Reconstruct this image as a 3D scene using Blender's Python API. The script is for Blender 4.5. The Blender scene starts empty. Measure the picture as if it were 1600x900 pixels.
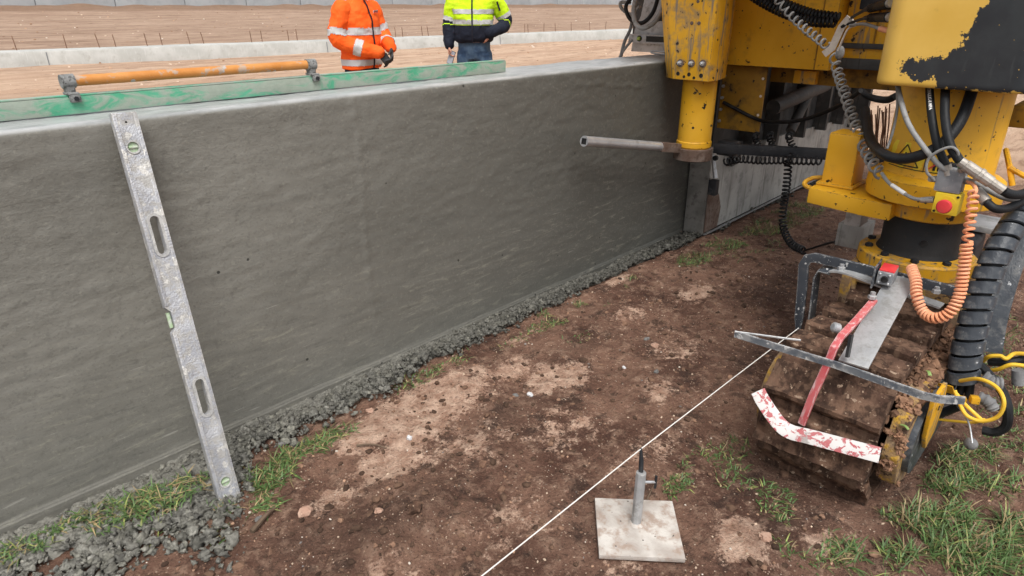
import bpy, bmesh, math, random
import numpy as np
from mathutils import Vector, Matrix

random.seed(7)
rng = np.random.default_rng(7)
SC = bpy.context.scene
COL = SC.collection
R_ = math.radians

# ------------------------------------------------------------------ camera, sky, sun, exposure
cam_d = bpy.data.cameras.new('camera')
cam_d.sensor_width = 36.0
cam_d.lens = 36.0 * 1050.0 / 1600.0
cam_d.clip_start = 0.05
cam_d.clip_end = 2000.0
cam = bpy.data.objects.new('camera', cam_d)
COL.objects.link(cam)
cam.location = (0.0, -2.21, 1.46)
cam.rotation_euler = Vector((0.66897548, 0.63261866, -0.39021203)).to_track_quat('-Z', 'Y').to_euler()
SC.camera = cam

SUN_EL, SUN_AZ = 60.0, 232.0          # sun azimuth in degrees from +X, counter-clockwise
world = bpy.data.worlds.new('World')
SC.world = world
world.use_nodes = True
wn = world.node_tree
wn.nodes.clear()
w_out = wn.nodes.new('ShaderNodeOutputWorld')
w_bg = wn.nodes.new('ShaderNodeBackground')
w_sky = wn.nodes.new('ShaderNodeTexSky')
w_sky.sky_type = 'NISHITA'
w_sky.sun_disc = False
w_sky.sun_elevation = R_(SUN_EL)
w_sky.sun_rotation = R_(90.0 - SUN_AZ)
w_sky.air_density = 1.0
w_sky.dust_density = 4.0
w_sky.ozone_density = 1.0
w_hsv = wn.nodes.new('ShaderNodeHueSaturation')
w_hsv.inputs['Saturation'].default_value = 0.22       # thick even cloud: almost no blue
wn.links.new(w_sky.outputs[0], w_hsv.inputs['Color'])
wn.links.new(w_hsv.outputs[0], w_bg.inputs['Color'])
w_bg.inputs['Strength'].default_value = 0.11
wn.links.new(w_bg.outputs[0], w_out.inputs[0])

sun_d = bpy.data.lights.new('sun', 'SUN')
sun_d.energy = 1.4
sun_d.angle = R_(32.0)
sun_d.color = (1.0, 0.97, 0.93)
sun = bpy.data.objects.new('sun', sun_d)
COL.objects.link(sun)
sv = Vector((math.cos(R_(SUN_EL)) * math.cos(R_(SUN_AZ)), math.cos(R_(SUN_EL)) * math.sin(R_(SUN_AZ)), math.sin(R_(SUN_EL))))
sun.rotation_euler = sv.to_track_quat('Z', 'Y').to_euler()
sun.location = (0, -6, 12)

SC.view_settings.view_transform = 'Standard'
SC.view_settings.look = 'None'
SC.view_settings.exposure = 0.78
SC.view_settings.gamma = 1.0
SC.view_settings.use_curve_mapping = False
SC.render.engine = 'CYCLES'
SC.cycles.use_denoising = True

# ------------------------------------------------------------------ helpers: numpy noise
_perm = np.random.default_rng(3).permutation(512)
_perm = np.concatenate([_perm, _perm])
_gr = np.random.default_rng(4).normal(size=(512, 3)); _gr /= np.linalg.norm(_gr, axis=1)[:, None]

def perlin(x, y, z=0.0):
    x = np.asarray(x, float); y = np.asarray(y, float); z = np.zeros_like(x) + z
    xi = np.floor(x).astype(int); yi = np.floor(y).astype(int); zi = np.floor(z).astype(int)
    xf, yf, zf = x - xi, y - yi, z - zi
    u, v, w = [t * t * t * (t * (t * 6 - 15) + 10) for t in (xf, yf, zf)]
    xi &= 511; yi &= 511; zi &= 511
    def g(a, b, c):
        h = _perm[(_perm[(_perm[(xi + a) & 511] + yi + b) & 511] + zi + c) & 511]
        gg = _gr[h]
        return gg[..., 0] * (xf - a) + gg[..., 1] * (yf - b) + gg[..., 2] * (zf - c)
    l = lambda a, b, t: a + t * (b - a)
    return l(l(l(g(0, 0, 0), g(1, 0, 0), u), l(g(0, 1, 0), g(1, 1, 0), u), v),
             l(l(g(0, 0, 1), g(1, 0, 1), u), l(g(0, 1, 1), g(1, 1, 1), u), v), w) * 1.6

def fbm(x, y, z=0.0, o=4, gain=0.5):
    s = 0; a = 1.0; f = 1.0
    for i in range(o):
        s = s + a * perlin(x * f + 17.3 * i, y * f + 5.1 * i, (z * f if np.ndim(z) else z) + 3.7 * i)
        a *= gain; f *= 2.03
    return s

def sstep(a, b, x):
    t = np.clip((x - a) / (b - a), 0, 1)
    return t * t * (3 - 2 * t)

# ------------------------------------------------------------------ helpers: objects
WL = {}

def V(*a):
    return Vector(a if len(a) > 1 else a[0])

def tag(o, label, cat=None, group=None, kind=None):
    if label: o['label'] = label
    if cat: o['category'] = cat
    if group: o['group'] = group
    if kind: o['kind'] = kind
    return o

def thing(name, label, cat, loc, group=None):
    o = bpy.data.objects.new(name, None)
    o.empty_display_size = 0.1
    COL.objects.link(o)
    o.location = loc
    WL[o] = Vector(loc)
    return tag(o, label, cat, group)

def place(o, parent, c):
    """put object o with its origin at world point c under parent"""
    if parent is not None:
        o.parent = parent
        o.location = Vector(c) - WL[parent]
    else:
        o.location = c
    WL[o] = Vector(c)

def np_mesh(name, vs, fs, smooth=True):
    """vs (n,3) array, fs (m,k) int array"""
    vs = np.asarray(vs, np.float32); fs = np.asarray(fs, np.int32)
    me = bpy.data.meshes.new(name)
    me.vertices.add(len(vs)); me.vertices.foreach_set('co', vs.ravel())
    k = fs.shape[1]
    me.loops.add(fs.size); me.loops.foreach_set('vertex_index', fs.ravel())
    me.polygons.add(len(fs))
    me.polygons.foreach_set('loop_start', np.arange(0, fs.size, k, dtype=np.int32))
    me.polygons.foreach_set('loop_total', np.full(len(fs), k, np.int32))
    me.polygons.foreach_set('use_smooth', np.full(len(fs), smooth))
    me.update(calc_edges=True)
    return me

def set_attr(me, name, arr):
    """per-vertex colour attribute from an (n,3) or (n,) array"""
    arr = np.asarray(arr, np.float32)
    if arr.ndim == 1: arr = np.stack([arr] * 3, 1)
    a = me.color_attributes.new(name, 'FLOAT_COLOR', 'POINT')
    rgba = np.ones((len(arr), 4), np.float32); rgba[:, :3] = arr
    a.data.foreach_set('color', rgba.ravel())

def np_obj(name, vs, fs, mat, parent=None, smooth=True, attr=None):
    vs = np.asarray(vs, np.float64)
    c = np.array([(vs[:, 0].min() + vs[:, 0].max()) / 2, (vs[:, 1].min() + vs[:, 1].max()) / 2, vs[:, 2].min()])
    me = np_mesh(name, vs - c, fs, smooth)
    if attr is not None: set_attr(me, 'tint', attr)
    me.materials.append(mat)
    o = bpy.data.objects.new(name, me)
    COL.objects.link(o)
    place(o, parent, c)
    return o

def spline(pts, n=8):
    P = [Vector(p) for p in pts]
    if len(P) < 3: return P
    out = []
    for i in range(len(P) - 1):
        p0 = P[i - 1] if i else P[0] * 2 - P[1]
        p1, p2 = P[i], P[i + 1]
        p3 = P[i + 2] if i + 2 < len(P) else P[-1] * 2 - P[-2]
        for k in range(n):
            t = k / n
            out.append(0.5 * ((2 * p1) + (p2 - p0) * t + (2 * p0 - 5 * p1 + 4 * p2 - p3) * t * t + (3 * p1 - p0 - 3 * p2 + p3) * t ** 3))
    out.append(P[-1])
    return out

def frames(P):
    """parallel-transport frames along a polyline"""
    T = []
    for i in range(len(P)):
        a = P[max(i - 1, 0)]; b = P[min(i + 1, len(P) - 1)]
        T.append((b - a).normalized())
    u = Vector((0, 0, 1)) if abs(T[0].z) < 0.9 else Vector((1, 0, 0))
    u = (u - T[0] * u.dot(T[0])).normalized()
    out = []
    for t in T:
        u = (u - t * u.dot(t))
        u = u.normalized() if u.length > 1e-6 else t.orthogonal().normalized()
        out.append((t, u, t.cross(u)))
    return out

class MB:
    """collects shapes in world coordinates; build() links them as ONE mesh object"""
    def __init__(s):
        s.v = []; s.f = []
    def add(s, vs, fs):
        o = len(s.v)
        s.v += [tuple(v) for v in vs]
        s.f += [tuple(i + o for i in f) for f in fs]
        return s
    def box(s, c, d, rot=None):
        c = Vector(c); M = rot if rot is not None else Matrix.Identity(3)
        vs = [c + M @ Vector((x * d[0] / 2, y * d[1] / 2, z * d[2] / 2)) for x in (-1, 1) for y in (-1, 1) for z in (-1, 1)]
        return s.add(vs, [(0, 1, 3, 2), (4, 6, 7, 5), (0, 4, 5, 1), (2, 3, 7, 6), (0, 2, 6, 4), (1, 5, 7, 3)])
    def bx(s, x0, x1, y0, y1, z0, z1):
        return s.box(((x0 + x1) / 2, (y0 + y1) / 2, (z0 + z1) / 2), (abs(x1 - x0), abs(y1 - y0), abs(z1 - z0)))
    def bar(s, p0, p1, w, h, up=(0, 0, 1)):
        """rectangular bar from p0 to p1: w across, h along up"""
        p0 = Vector(p0); p1 = Vector(p1); t = (p1 - p0).normalized()
        u = Vector(up); u = (u - t * u.dot(t)).normalized(); r = t.cross(u)
        M = Matrix((t, r, u)).transposed()
        return s.box((p0 + p1) / 2, ((p1 - p0).length, w, h), M)
    def strip(s, pts, w, h, up=(0, 0, 1)):
        """flat bar swept along a polyline; w across (perpendicular to up and path), h along up"""
        P = [Vector(p) for p in pts]; vs = []; fs = []
        for i, p in enumerate(P):
            t = (P[min(i + 1, len(P) - 1)] - P[max(i - 1, 0)]).normalized()
            u = Vector(up); u = (u - t * u.dot(t)).normalized(); r = t.cross(u)
            vs += [p + r * w / 2 + u * h / 2, p - r * w / 2 + u * h / 2, p - r * w / 2 - u * h / 2, p + r * w / 2 - u * h / 2]
        for i in range(len(P) - 1):
            a = i * 4
            for k in range(4): fs.append((a + k, a + (k + 1) % 4, a + 4 + (k + 1) % 4, a + 4 + k))
        fs += [(3, 2, 1, 0), tuple(len(vs) - 4 + k for k in range(4))]
        return s.add(vs, fs)
    def tube(s, pts, r, n=10, caps=True):
        P = [Vector(p) for p in pts]; F = frames(P); vs = []; fs = []
        for i, p in enumerate(P):
            rr = r[i] if isinstance(r, (list, tuple)) else r
            _, u, w = F[i]
            vs += [p + (u * math.cos(2 * math.pi * k / n) + w * math.sin(2 * math.pi * k / n)) * rr for k in range(n)]
        for i in range(len(P) - 1):
            for k in range(n):
                fs.append((i * n + k, i * n + (k + 1) % n, (i + 1) * n + (k + 1) % n, (i + 1) * n + k))
        if caps: fs += [tuple(range(n))[::-1], tuple((len(P) - 1) * n + k for k in range(n))]
        return s.add(vs, fs)
    def coil(s, pts, R, r, turns, n=6, spt=11, phase=0.0):
        """helix of tube radius r and coil radius R round a spline"""
        P = spline(pts, 24); F = frames(P)
        d = [0.0]
        for i in range(1, len(P)): d.append(d[-1] + (P[i] - P[i - 1]).length)
        N = int(turns * spt); H = []
        j = 0
        for k in range(N + 1):
            L = d[-1] * k / N
            while j < len(P) - 2 and d[j + 1] < L: j += 1
            t = (L - d[j]) / max(d[j + 1] - d[j], 1e-9)
            c = P[j].lerp(P[j + 1], t); u = F[j][1].lerp(F[j + 1][1], t); w = F[j][2].lerp(F[j + 1][2], t)
            a = phase + 2 * math.pi * turns * k / N
            H.append(c + (u * math.cos(a) + w * math.sin(a)) * R)
        return s.tube(H, r, n)
    def lathe(s, c, prof, n=32, axis=(0, 0, 1), cap=True):
        """prof: (radius, height) from bottom to top round axis through c"""
        ax = Vector(axis).normalized(); u = ax.orthogonal().normalized(); w = ax.cross(u); c = Vector(c)
        vs = []; fs = []
        for r, h in prof:
            vs += [c + ax * h + (u * math.cos(2 * math.pi * k / n) + w * math.sin(2 * math.pi * k / n)) * r for k in range(n)]
        for i in range(len(prof) - 1):
            for k in range(n):
                fs.append((i * n + k, i * n + (k + 1) % n, (i + 1) * n + (k + 1) % n, (i + 1) * n + k))
        if cap: fs += [tuple(range(n))[::-1], tuple((len(prof) - 1) * n + k for k in range(n))]
        return s.add(vs, fs)
    def prism(s, poly, ext):
        """polygon (3D points) pushed along ext"""
        P = [Vector(p) for p in poly]; e = Vector(ext); n = len(P)
        return s.add(P + [p + e for p in P], [tuple(range(n))[::-1], tuple(range(n, 2 * n))] +
                     [(k, (k + 1) % n, n + (k + 1) % n, n + k) for k in range(n)])
    def sphere(s, c, r, n=12, m=8):
        c = Vector(c); r = Vector(r) if not isinstance(r, (int, float)) else Vector((r, r, r))
        prof = [(math.sin(math.pi * i / m), -math.cos(math.pi * i / m)) for i in range(m + 1)]
        vs = [(c.x + a * r.x * math.cos(2 * math.pi * k / n), c.y + a * r.y * math.sin(2 * math.pi * k / n), c.z + b * r.z) for a, b in prof for k in range(n)]
        fs = [(i * n + k, i * n + (k + 1) % n, (i + 1) * n + (k + 1) % n, (i + 1) * n + k) for i in range(m) for k in range(n)]
        return s.add(vs, fs)
    def build(s, name, mat, parent=None, smooth=False, bevel=0.0, seg=2, recalc=True, label=None):
        vs = np.array(s.v, float)
        lo, hi = vs.min(0), vs.max(0)
        c = np.array([(lo[0] + hi[0]) / 2, (lo[1] + hi[1]) / 2, lo[2] if parent is None else (lo[2] + hi[2]) / 2])
        me = bpy.data.meshes.new(name)
        me.from_pydata((vs - c).tolist(), [], s.f)
        bm = bmesh.new(); bm.from_mesh(me)
        bmesh.ops.remove_doubles(bm, verts=bm.verts, dist=1e-5)
        if recalc: bmesh.ops.recalc_face_normals(bm, faces=bm.faces)
        if bevel:
            ed = [e for e in bm.edges if len(e.link_faces) == 2 and e.calc_face_angle(0) > 0.5]
            bmesh.ops.bevel(bm, geom=ed, offset=bevel, segments=seg, affect='EDGES', profile=0.6, clamp_overlap=True)
        bm.to_mesh(me); bm.free()
        if smooth or bevel:
            for p in me.polygons: p.use_smooth = True
            me.set_sharp_from_angle(angle=R_(38))
        me.materials.append(mat)
        o = bpy.data.objects.new(name, me)
        COL.objects.link(o)
        place(o, parent, Vector(c))
        if label: o['label'] = label
        return o

def copy_obj(o, parent, loc, rot=None, name=None):
    c = o.copy(); COL.objects.link(c)
    place(c, parent, Vector(loc))
    if rot is not None: c.rotation_euler = rot
    return c

# ------------------------------------------------------------------ helpers: materials
class NT:
    def __init__(s, name, world=False):
        s.world = world
        s.m = bpy.data.materials.new(name); s.m.use_nodes = True
        s.t = s.m.node_tree; s.t.nodes.clear()
        s.out = s.t.nodes.new('ShaderNodeOutputMaterial')
        s.b = s.t.nodes.new('ShaderNodeBsdfPrincipled')
        s.t.links.new(s.b.outputs[0], s.out.inputs[0])
        s.tc = s.t.nodes.new('ShaderNodeTexCoord')
    def n(s, typ, **kw):
        nd = s.t.nodes.new('ShaderNode' + typ)
        for k, v in kw.items(): setattr(nd, k, v)
        return nd
    def link(s, a, b):
        s.t.links.new(a, b)
    def put(s, sock, v):
        if hasattr(v, 'is_output') or isinstance(v, bpy.types.NodeSocket): s.t.links.new(v, sock)
        elif isinstance(v, (tuple, list)) and len(v) == 3 and sock.type == 'RGBA': sock.default_value = (*v, 1)
        else: sock.default_value = v
    def coord(s, scale=None, which='Object'):
        o = s.n('NewGeometry').outputs['Position'] if s.world else s.tc.outputs[which]
        if scale is None: return o
        mp = s.n('Mapping'); s.link(o, mp.inputs[0])
        mp.inputs['Scale'].default_value = scale if isinstance(scale, (tuple, list)) else (scale,) * 3
        return mp.outputs[0]
    def noise(s, scale, detail=4, rough=0.55, vec=None, dist=0.0):
        nd = s.n('TexNoise'); nd.inputs['Scale'].default_value = scale; nd.inputs['Detail'].default_value = detail
        nd.inputs['Roughness'].default_value = rough; nd.inputs['Distortion'].default_value = dist
        s.link(vec if vec is not None else s.coord(), nd.inputs['Vector'])
        return nd.outputs['Fac']
    def voro(s, scale, vec=None, feat='F1', out='Distance'):
        nd = s.n('TexVoronoi'); nd.feature = feat; nd.inputs['Scale'].default_value = scale
        s.link(vec if vec is not None else s.coord(), nd.inputs['Vector'])
        return nd.outputs[out]
    def ramp(s, fac, a, b):
        mr = s.n('MapRange'); mr.interpolation_type = 'SMOOTHSTEP'
        s.put(mr.inputs['Value'], fac); mr.inputs['From Min'].default_value = a; mr.inputs['From Max'].default_value = b
        return mr.outputs[0]
    def math(s, op, a, b=0.0):
        nd = s.n('Math'); nd.operation = op; s.put(nd.inputs[0], a); s.put(nd.inputs[1], b)
        return nd.outputs[0]
    def mix(s, fac, a, b):
        nd = s.n('Mix'); nd.data_type = 'RGBA'
        s.put(nd.inputs[0], fac); s.put(nd.inputs[6], a); s.put(nd.inputs[7], b)
        return nd.outputs[2]
    def attr(s, name='tint'):
        nd = s.n('Attribute'); nd.attribute_name = name
        sp = s.n('SeparateColor'); s.link(nd.outputs['Color'], sp.inputs[0])
        return nd.outputs['Color'], sp.outputs
    def bump(s, h, strength=0.4, dist=0.01, prev=None):
        nd = s.n('Bump'); nd.inputs['Strength'].default_value = strength; nd.inputs['Distance'].default_value = dist
        s.put(nd.inputs['Height'], h)
        if prev is not None: s.link(prev, nd.inputs['Normal'])
        return nd.outputs[0]
    def edge_wear(s, radius=0.007, lo=0.44, hi=0.56):
        bv = s.n('Bevel'); bv.samples = 4; bv.inputs['Radius'].default_value = radius
        dt = s.n('VectorMath'); dt.operation = 'DOT_PRODUCT'
        s.link(bv.outputs[0], dt.inputs[0]); s.link(s.n('NewGeometry').outputs['Normal'], dt.inputs[1])
        return s.math('MULTIPLY', s.ramp(dt.outputs['Value'], 0.985, 0.90), s.ramp(s.noise(38, 6, 0.7), lo, hi))
    def done(s, col, rough=0.6, metal=0.0, normal=None, spec=0.5):
        s.put(s.b.inputs['Base Color'], col); s.put(s.b.inputs['Roughness'], rough); s.put(s.b.inputs['Metallic'], metal)
        s.b.inputs['Specular IOR Level'].default_value = spec
        if normal is not None: s.link(normal, s.b.inputs['Normal'])
        return s.m

def dirty(name, base, var, dirt, rough=0.5, metal=0.0, sc=6.0, dirt_a=0.52, dirt_b=0.7, chips=None, chip_t=0.66, chip_sc=45.0,
          bump=0.15, streak=None, streak_t=(0.58, 0.72), spec=0.3, world=False, edge=None):
    """painted or bare surface: tone variation, dirt film, small chips, vertical run marks"""
    t = NT(name, world)
    c = t.mix(t.ramp(t.noise(sc, 3), 0.35, 0.65), base, var)
    d = t.ramp(t.noise(sc * 2.7, 6, 0.65), dirt_a, dirt_b)
    c = t.mix(t.math('MULTIPLY', d, 0.75), c, dirt)
    r = t.math('ADD', t.math('MULTIPLY', d, 0.2), rough)
    if streak is not None:
        k = t.ramp(t.noise(1.0, 5, 0.6, t.coord((38, 38, 3.0))), *streak_t)
        c = t.mix(t.math('MULTIPLY', k, 0.8), c, streak)
    if chips is not None:
        k = t.ramp(t.noise(chip_sc, 5, 0.6), chip_t, chip_t + 0.025)
        c = t.mix(k, c, chips)
        vc = t.n('SeparateColor'); t.link(t.voro(chip_sc, out='Color'), vc.inputs[0])
        dots = t.math('MULTIPLY', t.ramp(t.voro(chip_sc), 0.20, 0.13), t.ramp(vc.outputs[0], 0.93, 0.95))
        c = t.mix(dots, c, chips)
    if edge is not None:                    # paint rubbed off along the edges
        c = t.mix(t.edge_wear(), c, edge)
    nb = t.bump(t.noise(sc * 14, 4, 0.6), bump, 0.004)
    return t.done(c, r, metal, nb, spec)

# ------------------------------------------------------------------ materials
def m_wall():
    t = NT('fresh_concrete')
    sep = t.n('SeparateXYZ'); t.link(t.coord(), sep.inputs[0])
    n1 = t.noise(1.5, 6, 0.62, t.coord((0.7, 1, 1.3)))
    c = t.mix(t.ramp(n1, 0.32, 0.68), (0.158, 0.153, 0.133), (0.220, 0.214, 0.188))
    wet = t.ramp(t.math('ADD', sep.outputs['X'], t.math('MULTIPLY', n1, 0.9)), -0.75, 2.35)               # darker towards the mold: wet fresh concrete plus machine shade put into the colour
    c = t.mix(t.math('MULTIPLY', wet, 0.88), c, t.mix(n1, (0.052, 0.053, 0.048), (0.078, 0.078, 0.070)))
    st = t.noise(1.0, 8, 0.74, t.coord((7.0, 20, 44)), 0.7)
    band = t.noise(1.0, 4, 0.6, t.coord((0.9, 4, 7.5)))
    low = t.ramp(t.math('ADD', sep.outputs['Z'], t.math('MULTIPLY', band, 0.5)), 1.02, 0.62)
    c = t.mix(t.math('MULTIPLY', t.ramp(st, 0.53, 0.68), t.math('MULTIPLY', low, 0.48)), c, (0.30, 0.29, 0.235))
    c = t.mix(t.math('MULTIPLY', t.ramp(st, 0.47, 0.34), t.math('MULTIPLY', low, 0.50)), c, (0.105, 0.105, 0.095))
    c = t.mix(t.math('MULTIPLY', t.ramp(band, 0.55, 0.68), 0.25), c, (0.12, 0.12, 0.108))
    fine = t.noise(75, 6, 0.68)
    c = t.mix(t.math('MULTIPLY', t.ramp(fine, 0.54, 0.70), 0.32), c, (0.31, 0.30, 0.25))
    c = t.mix(t.math('MULTIPLY', t.ramp(t.noise(120, 3, 0.6), 0.44, 0.34), 0.30), c, (0.09, 0.088, 0.076))
    c = t.mix(t.math('MULTIPLY', t.ramp(t.noise(34, 6, 0.66), 0.45, 0.33), 0.35), c, (0.11, 0.107, 0.094))
    scratch = t.ramp(t.noise(1.0, 3, 0.5, t.coord((9, 20, 140))), 0.70, 0.76)
    c = t.mix(t.math('MULTIPLY', scratch, t.math('MULTIPLY', low, 0.5)), c, (0.38, 0.37, 0.33))
    vv = t.voro(9, t.coord((1, 1, 1)))
    vc = t.n('SeparateColor'); t.link(t.voro(9, out='Color'), vc.inputs[0])
    pits = t.math('MULTIPLY', t.ramp(vv, 0.060, 0.042), t.ramp(vc.outputs[0], 0.42, 0.46))
    c = t.mix(t.math('MULTIPLY', pits, 0.9), c, (0.025, 0.025, 0.022))
    top = t.ramp(sep.outputs['Z'], 1.234, 1.247)           # sky reflected on the wet top, put into the colour as a paler tone
    c = t.mix(t.math('MULTIPLY', top, 0.9), c, t.mix(t.ramp(t.noise(7, 5, 0.6, t.coord((1, 4, 1))), 0.35, 0.65), (0.28, 0.295, 0.295), (0.42, 0.43, 0.43)))
    blots = t.ramp(t.noise(15, 6, 0.7, t.coord((1, 2.2, 1))), 0.69, 0.71)
    c = t.mix(t.math('MULTIPLY', blots, top), c, (0.07, 0.07, 0.065))
    up = t.math('SUBTRACT', 1.0, low)
    lump = t.noise(44, 5, 0.58, t.coord((0.8, 1, 1.15)), 0.3)
    var = t.ramp(t.noise(2.3, 4), 0.30, 0.70)              # rough and smoother areas
    h = t.math('ADD', t.math('MULTIPLY', lump, t.math('MULTIPLY', t.math('ADD', t.math('MULTIPLY', up, 0.75), 0.20), t.math('ADD', t.math('MULTIPLY', var, 0.8), 0.35))), t.math('MULTIPLY', st, 0.20))
    h = t.math('SUBTRACT', h, t.math('MULTIPLY', pits, 0.6))
    b = t.bump(h, 0.26, 0.014)
    b = t.bump(t.noise(230, 3), 0.2, 0.002, b)
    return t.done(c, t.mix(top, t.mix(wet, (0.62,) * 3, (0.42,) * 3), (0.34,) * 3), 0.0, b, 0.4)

def m_ground():
    t = NT('soil')
    _, ch = t.attr()
    pale, field, wet = ch[0], ch[1], ch[2]
    a = t.noise(2.6, 7, 0.66); f = t.noise(19, 8, 0.72); g = t.noise(95, 5, 0.65); m = t.noise(8, 6, 0.7)
    soil = t.mix(t.ramp(a, 0.36, 0.64), (0.092, 0.044, 0.030), (0.235, 0.132, 0.091))
    soil = t.mix(t.math('MULTIPLY', t.ramp(f, 0.48, 0.66), 0.85), soil, (0.33, 0.212, 0.150))
    soil = t.mix(t.math('MULTIPLY', t.ramp(m, 0.46, 0.36), 0.75), soil, (0.042, 0.024, 0.018))
    soil = t.mix(t.math('MULTIPLY', t.ramp(g, 0.44, 0.32), 0.7), soil, (0.030, 0.019, 0.015))
    tan = t.mix(t.ramp(f, 0.35, 0.66), (0.38, 0.225, 0.155), (0.69, 0.49, 0.37))
    amt = t.math('ADD', pale, t.math('MULTIPLY', t.math('SUBTRACT', t.noise(13, 8, 0.74), 0.5), 1.9))
    pm = t.ramp(t.math('ADD', amt, t.math('MULTIPLY', t.math('SUBTRACT', g, 0.5), 0.9)), 0.38, 0.62)
    c = t.mix(t.math('MULTIPLY', pm, 0.85), soil, tan)
    c = t.mix(t.math('MULTIPLY', wet, 0.8), c, t.mix(t.ramp(f, 0.4, 0.68), (0.034, 0.020, 0.015), (0.080, 0.048, 0.036)))
    c = t.mix(t.math('MULTIPLY', t.ramp(t.noise(150, 4, 0.7), 0.57, 0.70), 0.55), c, t.mix(pm, (0.34, 0.215, 0.15), (0.66, 0.50, 0.39)))
    c = t.mix(t.math('MULTIPLY', t.ramp(t.noise(60, 6, 0.75), 0.46, 0.34), 0.6), c, (0.045, 0.026, 0.019))
    # clustered crumbs of pale grit in the surface
    v = t.voro(110, vec=None); vcol = t.voro(110, out='Color')
    sp = t.n('SeparateColor'); t.link(vcol, sp.inputs[0])
    clus = t.ramp(t.noise(6, 4, 0.6), 0.42, 0.66)
    grit = t.math('MULTIPLY', t.ramp(v, 0.36, 0.22), t.ramp(t.math('ADD', sp.outputs[0], t.math('MULTIPLY', clus, 0.22)), 0.93, 0.97))
    c = t.mix(t.math('MULTIPLY', grit, t.math('SUBTRACT', 1.0, field)), c, t.mix(sp.outputs[1], (0.34, 0.21, 0.14), (0.55, 0.44, 0.34)))
    # the graded field behind the barrier
    fa = t.noise(1.0, 7, 0.66, t.coord((0.22, 1.5, 1.0)), 0.5); fb = t.noise(1.0, 8, 0.72, t.coord((1.6, 5.0, 3.0)), 0.6)
    sep = t.n('SeparateXYZ'); t.link(t.coord(), sep.inputs[0])
    far = t.ramp(sep.outputs['Y'], 14.0, 24.0)
    fc = t.mix(t.ramp(fa, 0.35, 0.65), t.mix(far, (0.42, 0.27, 0.18), (0.27, 0.175, 0.12)), t.mix(far, (0.56, 0.395, 0.28), (0.41, 0.29, 0.21)))
    fc = t.mix(t.math('MULTIPLY', t.ramp(fb, 0.50, 0.66), 0.75), fc, t.mix(far, (0.23, 0.13, 0.08), (0.16, 0.092, 0.058)))
    berm = t.ramp(sep.outputs['Y'], 53.0, 55.0)
    fc = t.mix(t.math('MULTIPLY', berm, 0.85), fc, t.mix(t.noise(2.0, 6, 0.7), (0.13, 0.078, 0.05), (0.26, 0.165, 0.11)))
    c = t.mix(field, c, fc)
    h = t.math('ADD', t.math('MULTIPLY', f, 1.0), t.math('MULTIPLY', g, 0.4))
    b = t.bump(h, 1.0, 0.03)
    b = t.bump(t.math('MULTIPLY', grit, 1.0), 0.5, 0.003, b)
    return t.done(c, 0.88, 0.0, b, 0.25)

def m_lump(name, ca, cb, rough=0.85, sc=30, bs=0.5):
    t = NT(name)
    col, ch = t.attr()
    c = t.mix(t.ramp(t.noise(sc, 4), 0.3, 0.7), ca, cb)
    mx = t.n('Mix'); mx.data_type = 'RGBA'; mx.blend_type = 'MULTIPLY'; mx.inputs[0].default_value = 1.0
    t.link(c, mx.inputs[6]); t.link(col, mx.inputs[7])
    return t.done(mx.outputs[2], rough, 0.0, t.bump(t.noise(sc * 8, 4, 0.65), bs, 0.004), 0.3)

def m_tint(name, rough=0.6, spec=0.3, sss=False):
    t = NT(name); col, _ = t.attr()
    return t.done(col, rough, 0.0, None, spec)

M = {}
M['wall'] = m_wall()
M['ground'] = m_ground()
M['rubble'] = m_lump('concrete_crumbs', (0.122, 0.119, 0.103), (0.230, 0.224, 0.196), 0.75, 90, 1.0)
M['clod'] = m_lump('soil_clods', (0.075, 0.042, 0.028), (0.16, 0.095, 0.062), 0.95)
M['grit'] = m_tint('loose_grit', 0.9)
M['grass'] = m_tint('grass_blades', 0.5, 0.35)
M['mud'] = dirty('dried_mud', (0.070, 0.038, 0.026), (0.190, 0.112, 0.074), (0.026, 0.016, 0.012), 0.85, 0, 9, 0.42, 0.60, bump=1.0, chips=(0.34, 0.245, 0.175), chip_t=0.63, chip_sc=50, streak=(0.15, 0.092, 0.062), streak_t=(0.5, 0.62), spec=0.2, world=True)
M['mud_light'] = dirty('pale_dried_mud', (0.25, 0.165, 0.11), (0.36, 0.25, 0.175), (0.14, 0.09, 0.06), 0.92, 0, 12, 0.5, 0.75, bump=1.0, spec=0.2)
YEL = (0.66, 0.335, 0.012); YEL2 = (0.74, 0.39, 0.025)
M['yellow'] = dirty('machine_yellow', YEL, YEL2, (0.20, 0.115, 0.035), 0.42, 0, 3.2, 0.52, 0.80, chips=(0.030, 0.022, 0.018), chip_t=0.655, chip_sc=42, streak=(0.17, 0.125, 0.075), streak_t=(0.60, 0.76), edge=(0.10,0.07,0.05))
M['yellow_worn'] = dirty('machine_yellow_scuffed', YEL, YEL2, (0.22, 0.18, 0.13), 0.45, 0, 4.5, 0.48, 0.70, chips=(0.03, 0.024, 0.02), chip_t=0.63, chip_sc=24, streak=(0.19, 0.175, 0.15), streak_t=(0.54, 0.64), edge=(0.13,0.11,0.09))
M['yellow_chip'] = dirty('machine_yellow_chipped', (0.64, 0.33, 0.013), (0.72, 0.39, 0.03), (0.34, 0.19, 0.05), 0.42, 0, 3.5, 0.58, 0.85, chips=(0.02, 0.016, 0.014), chip_t=0.625, chip_sc=22, edge=(0.16,0.09,0.04))
M['yellow_mud'] = dirty('machine_yellow_muddy', (0.50, 0.285, 0.035), (0.36, 0.245, 0.14), (0.215, 0.145, 0.098), 0.75, 0, 13, 0.40, 0.52, chips=(0.085, 0.052, 0.036), chip_t=0.60, chip_sc=20, bump=1.0, spec=0.2, edge=(0.24,0.17,0.12))
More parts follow.
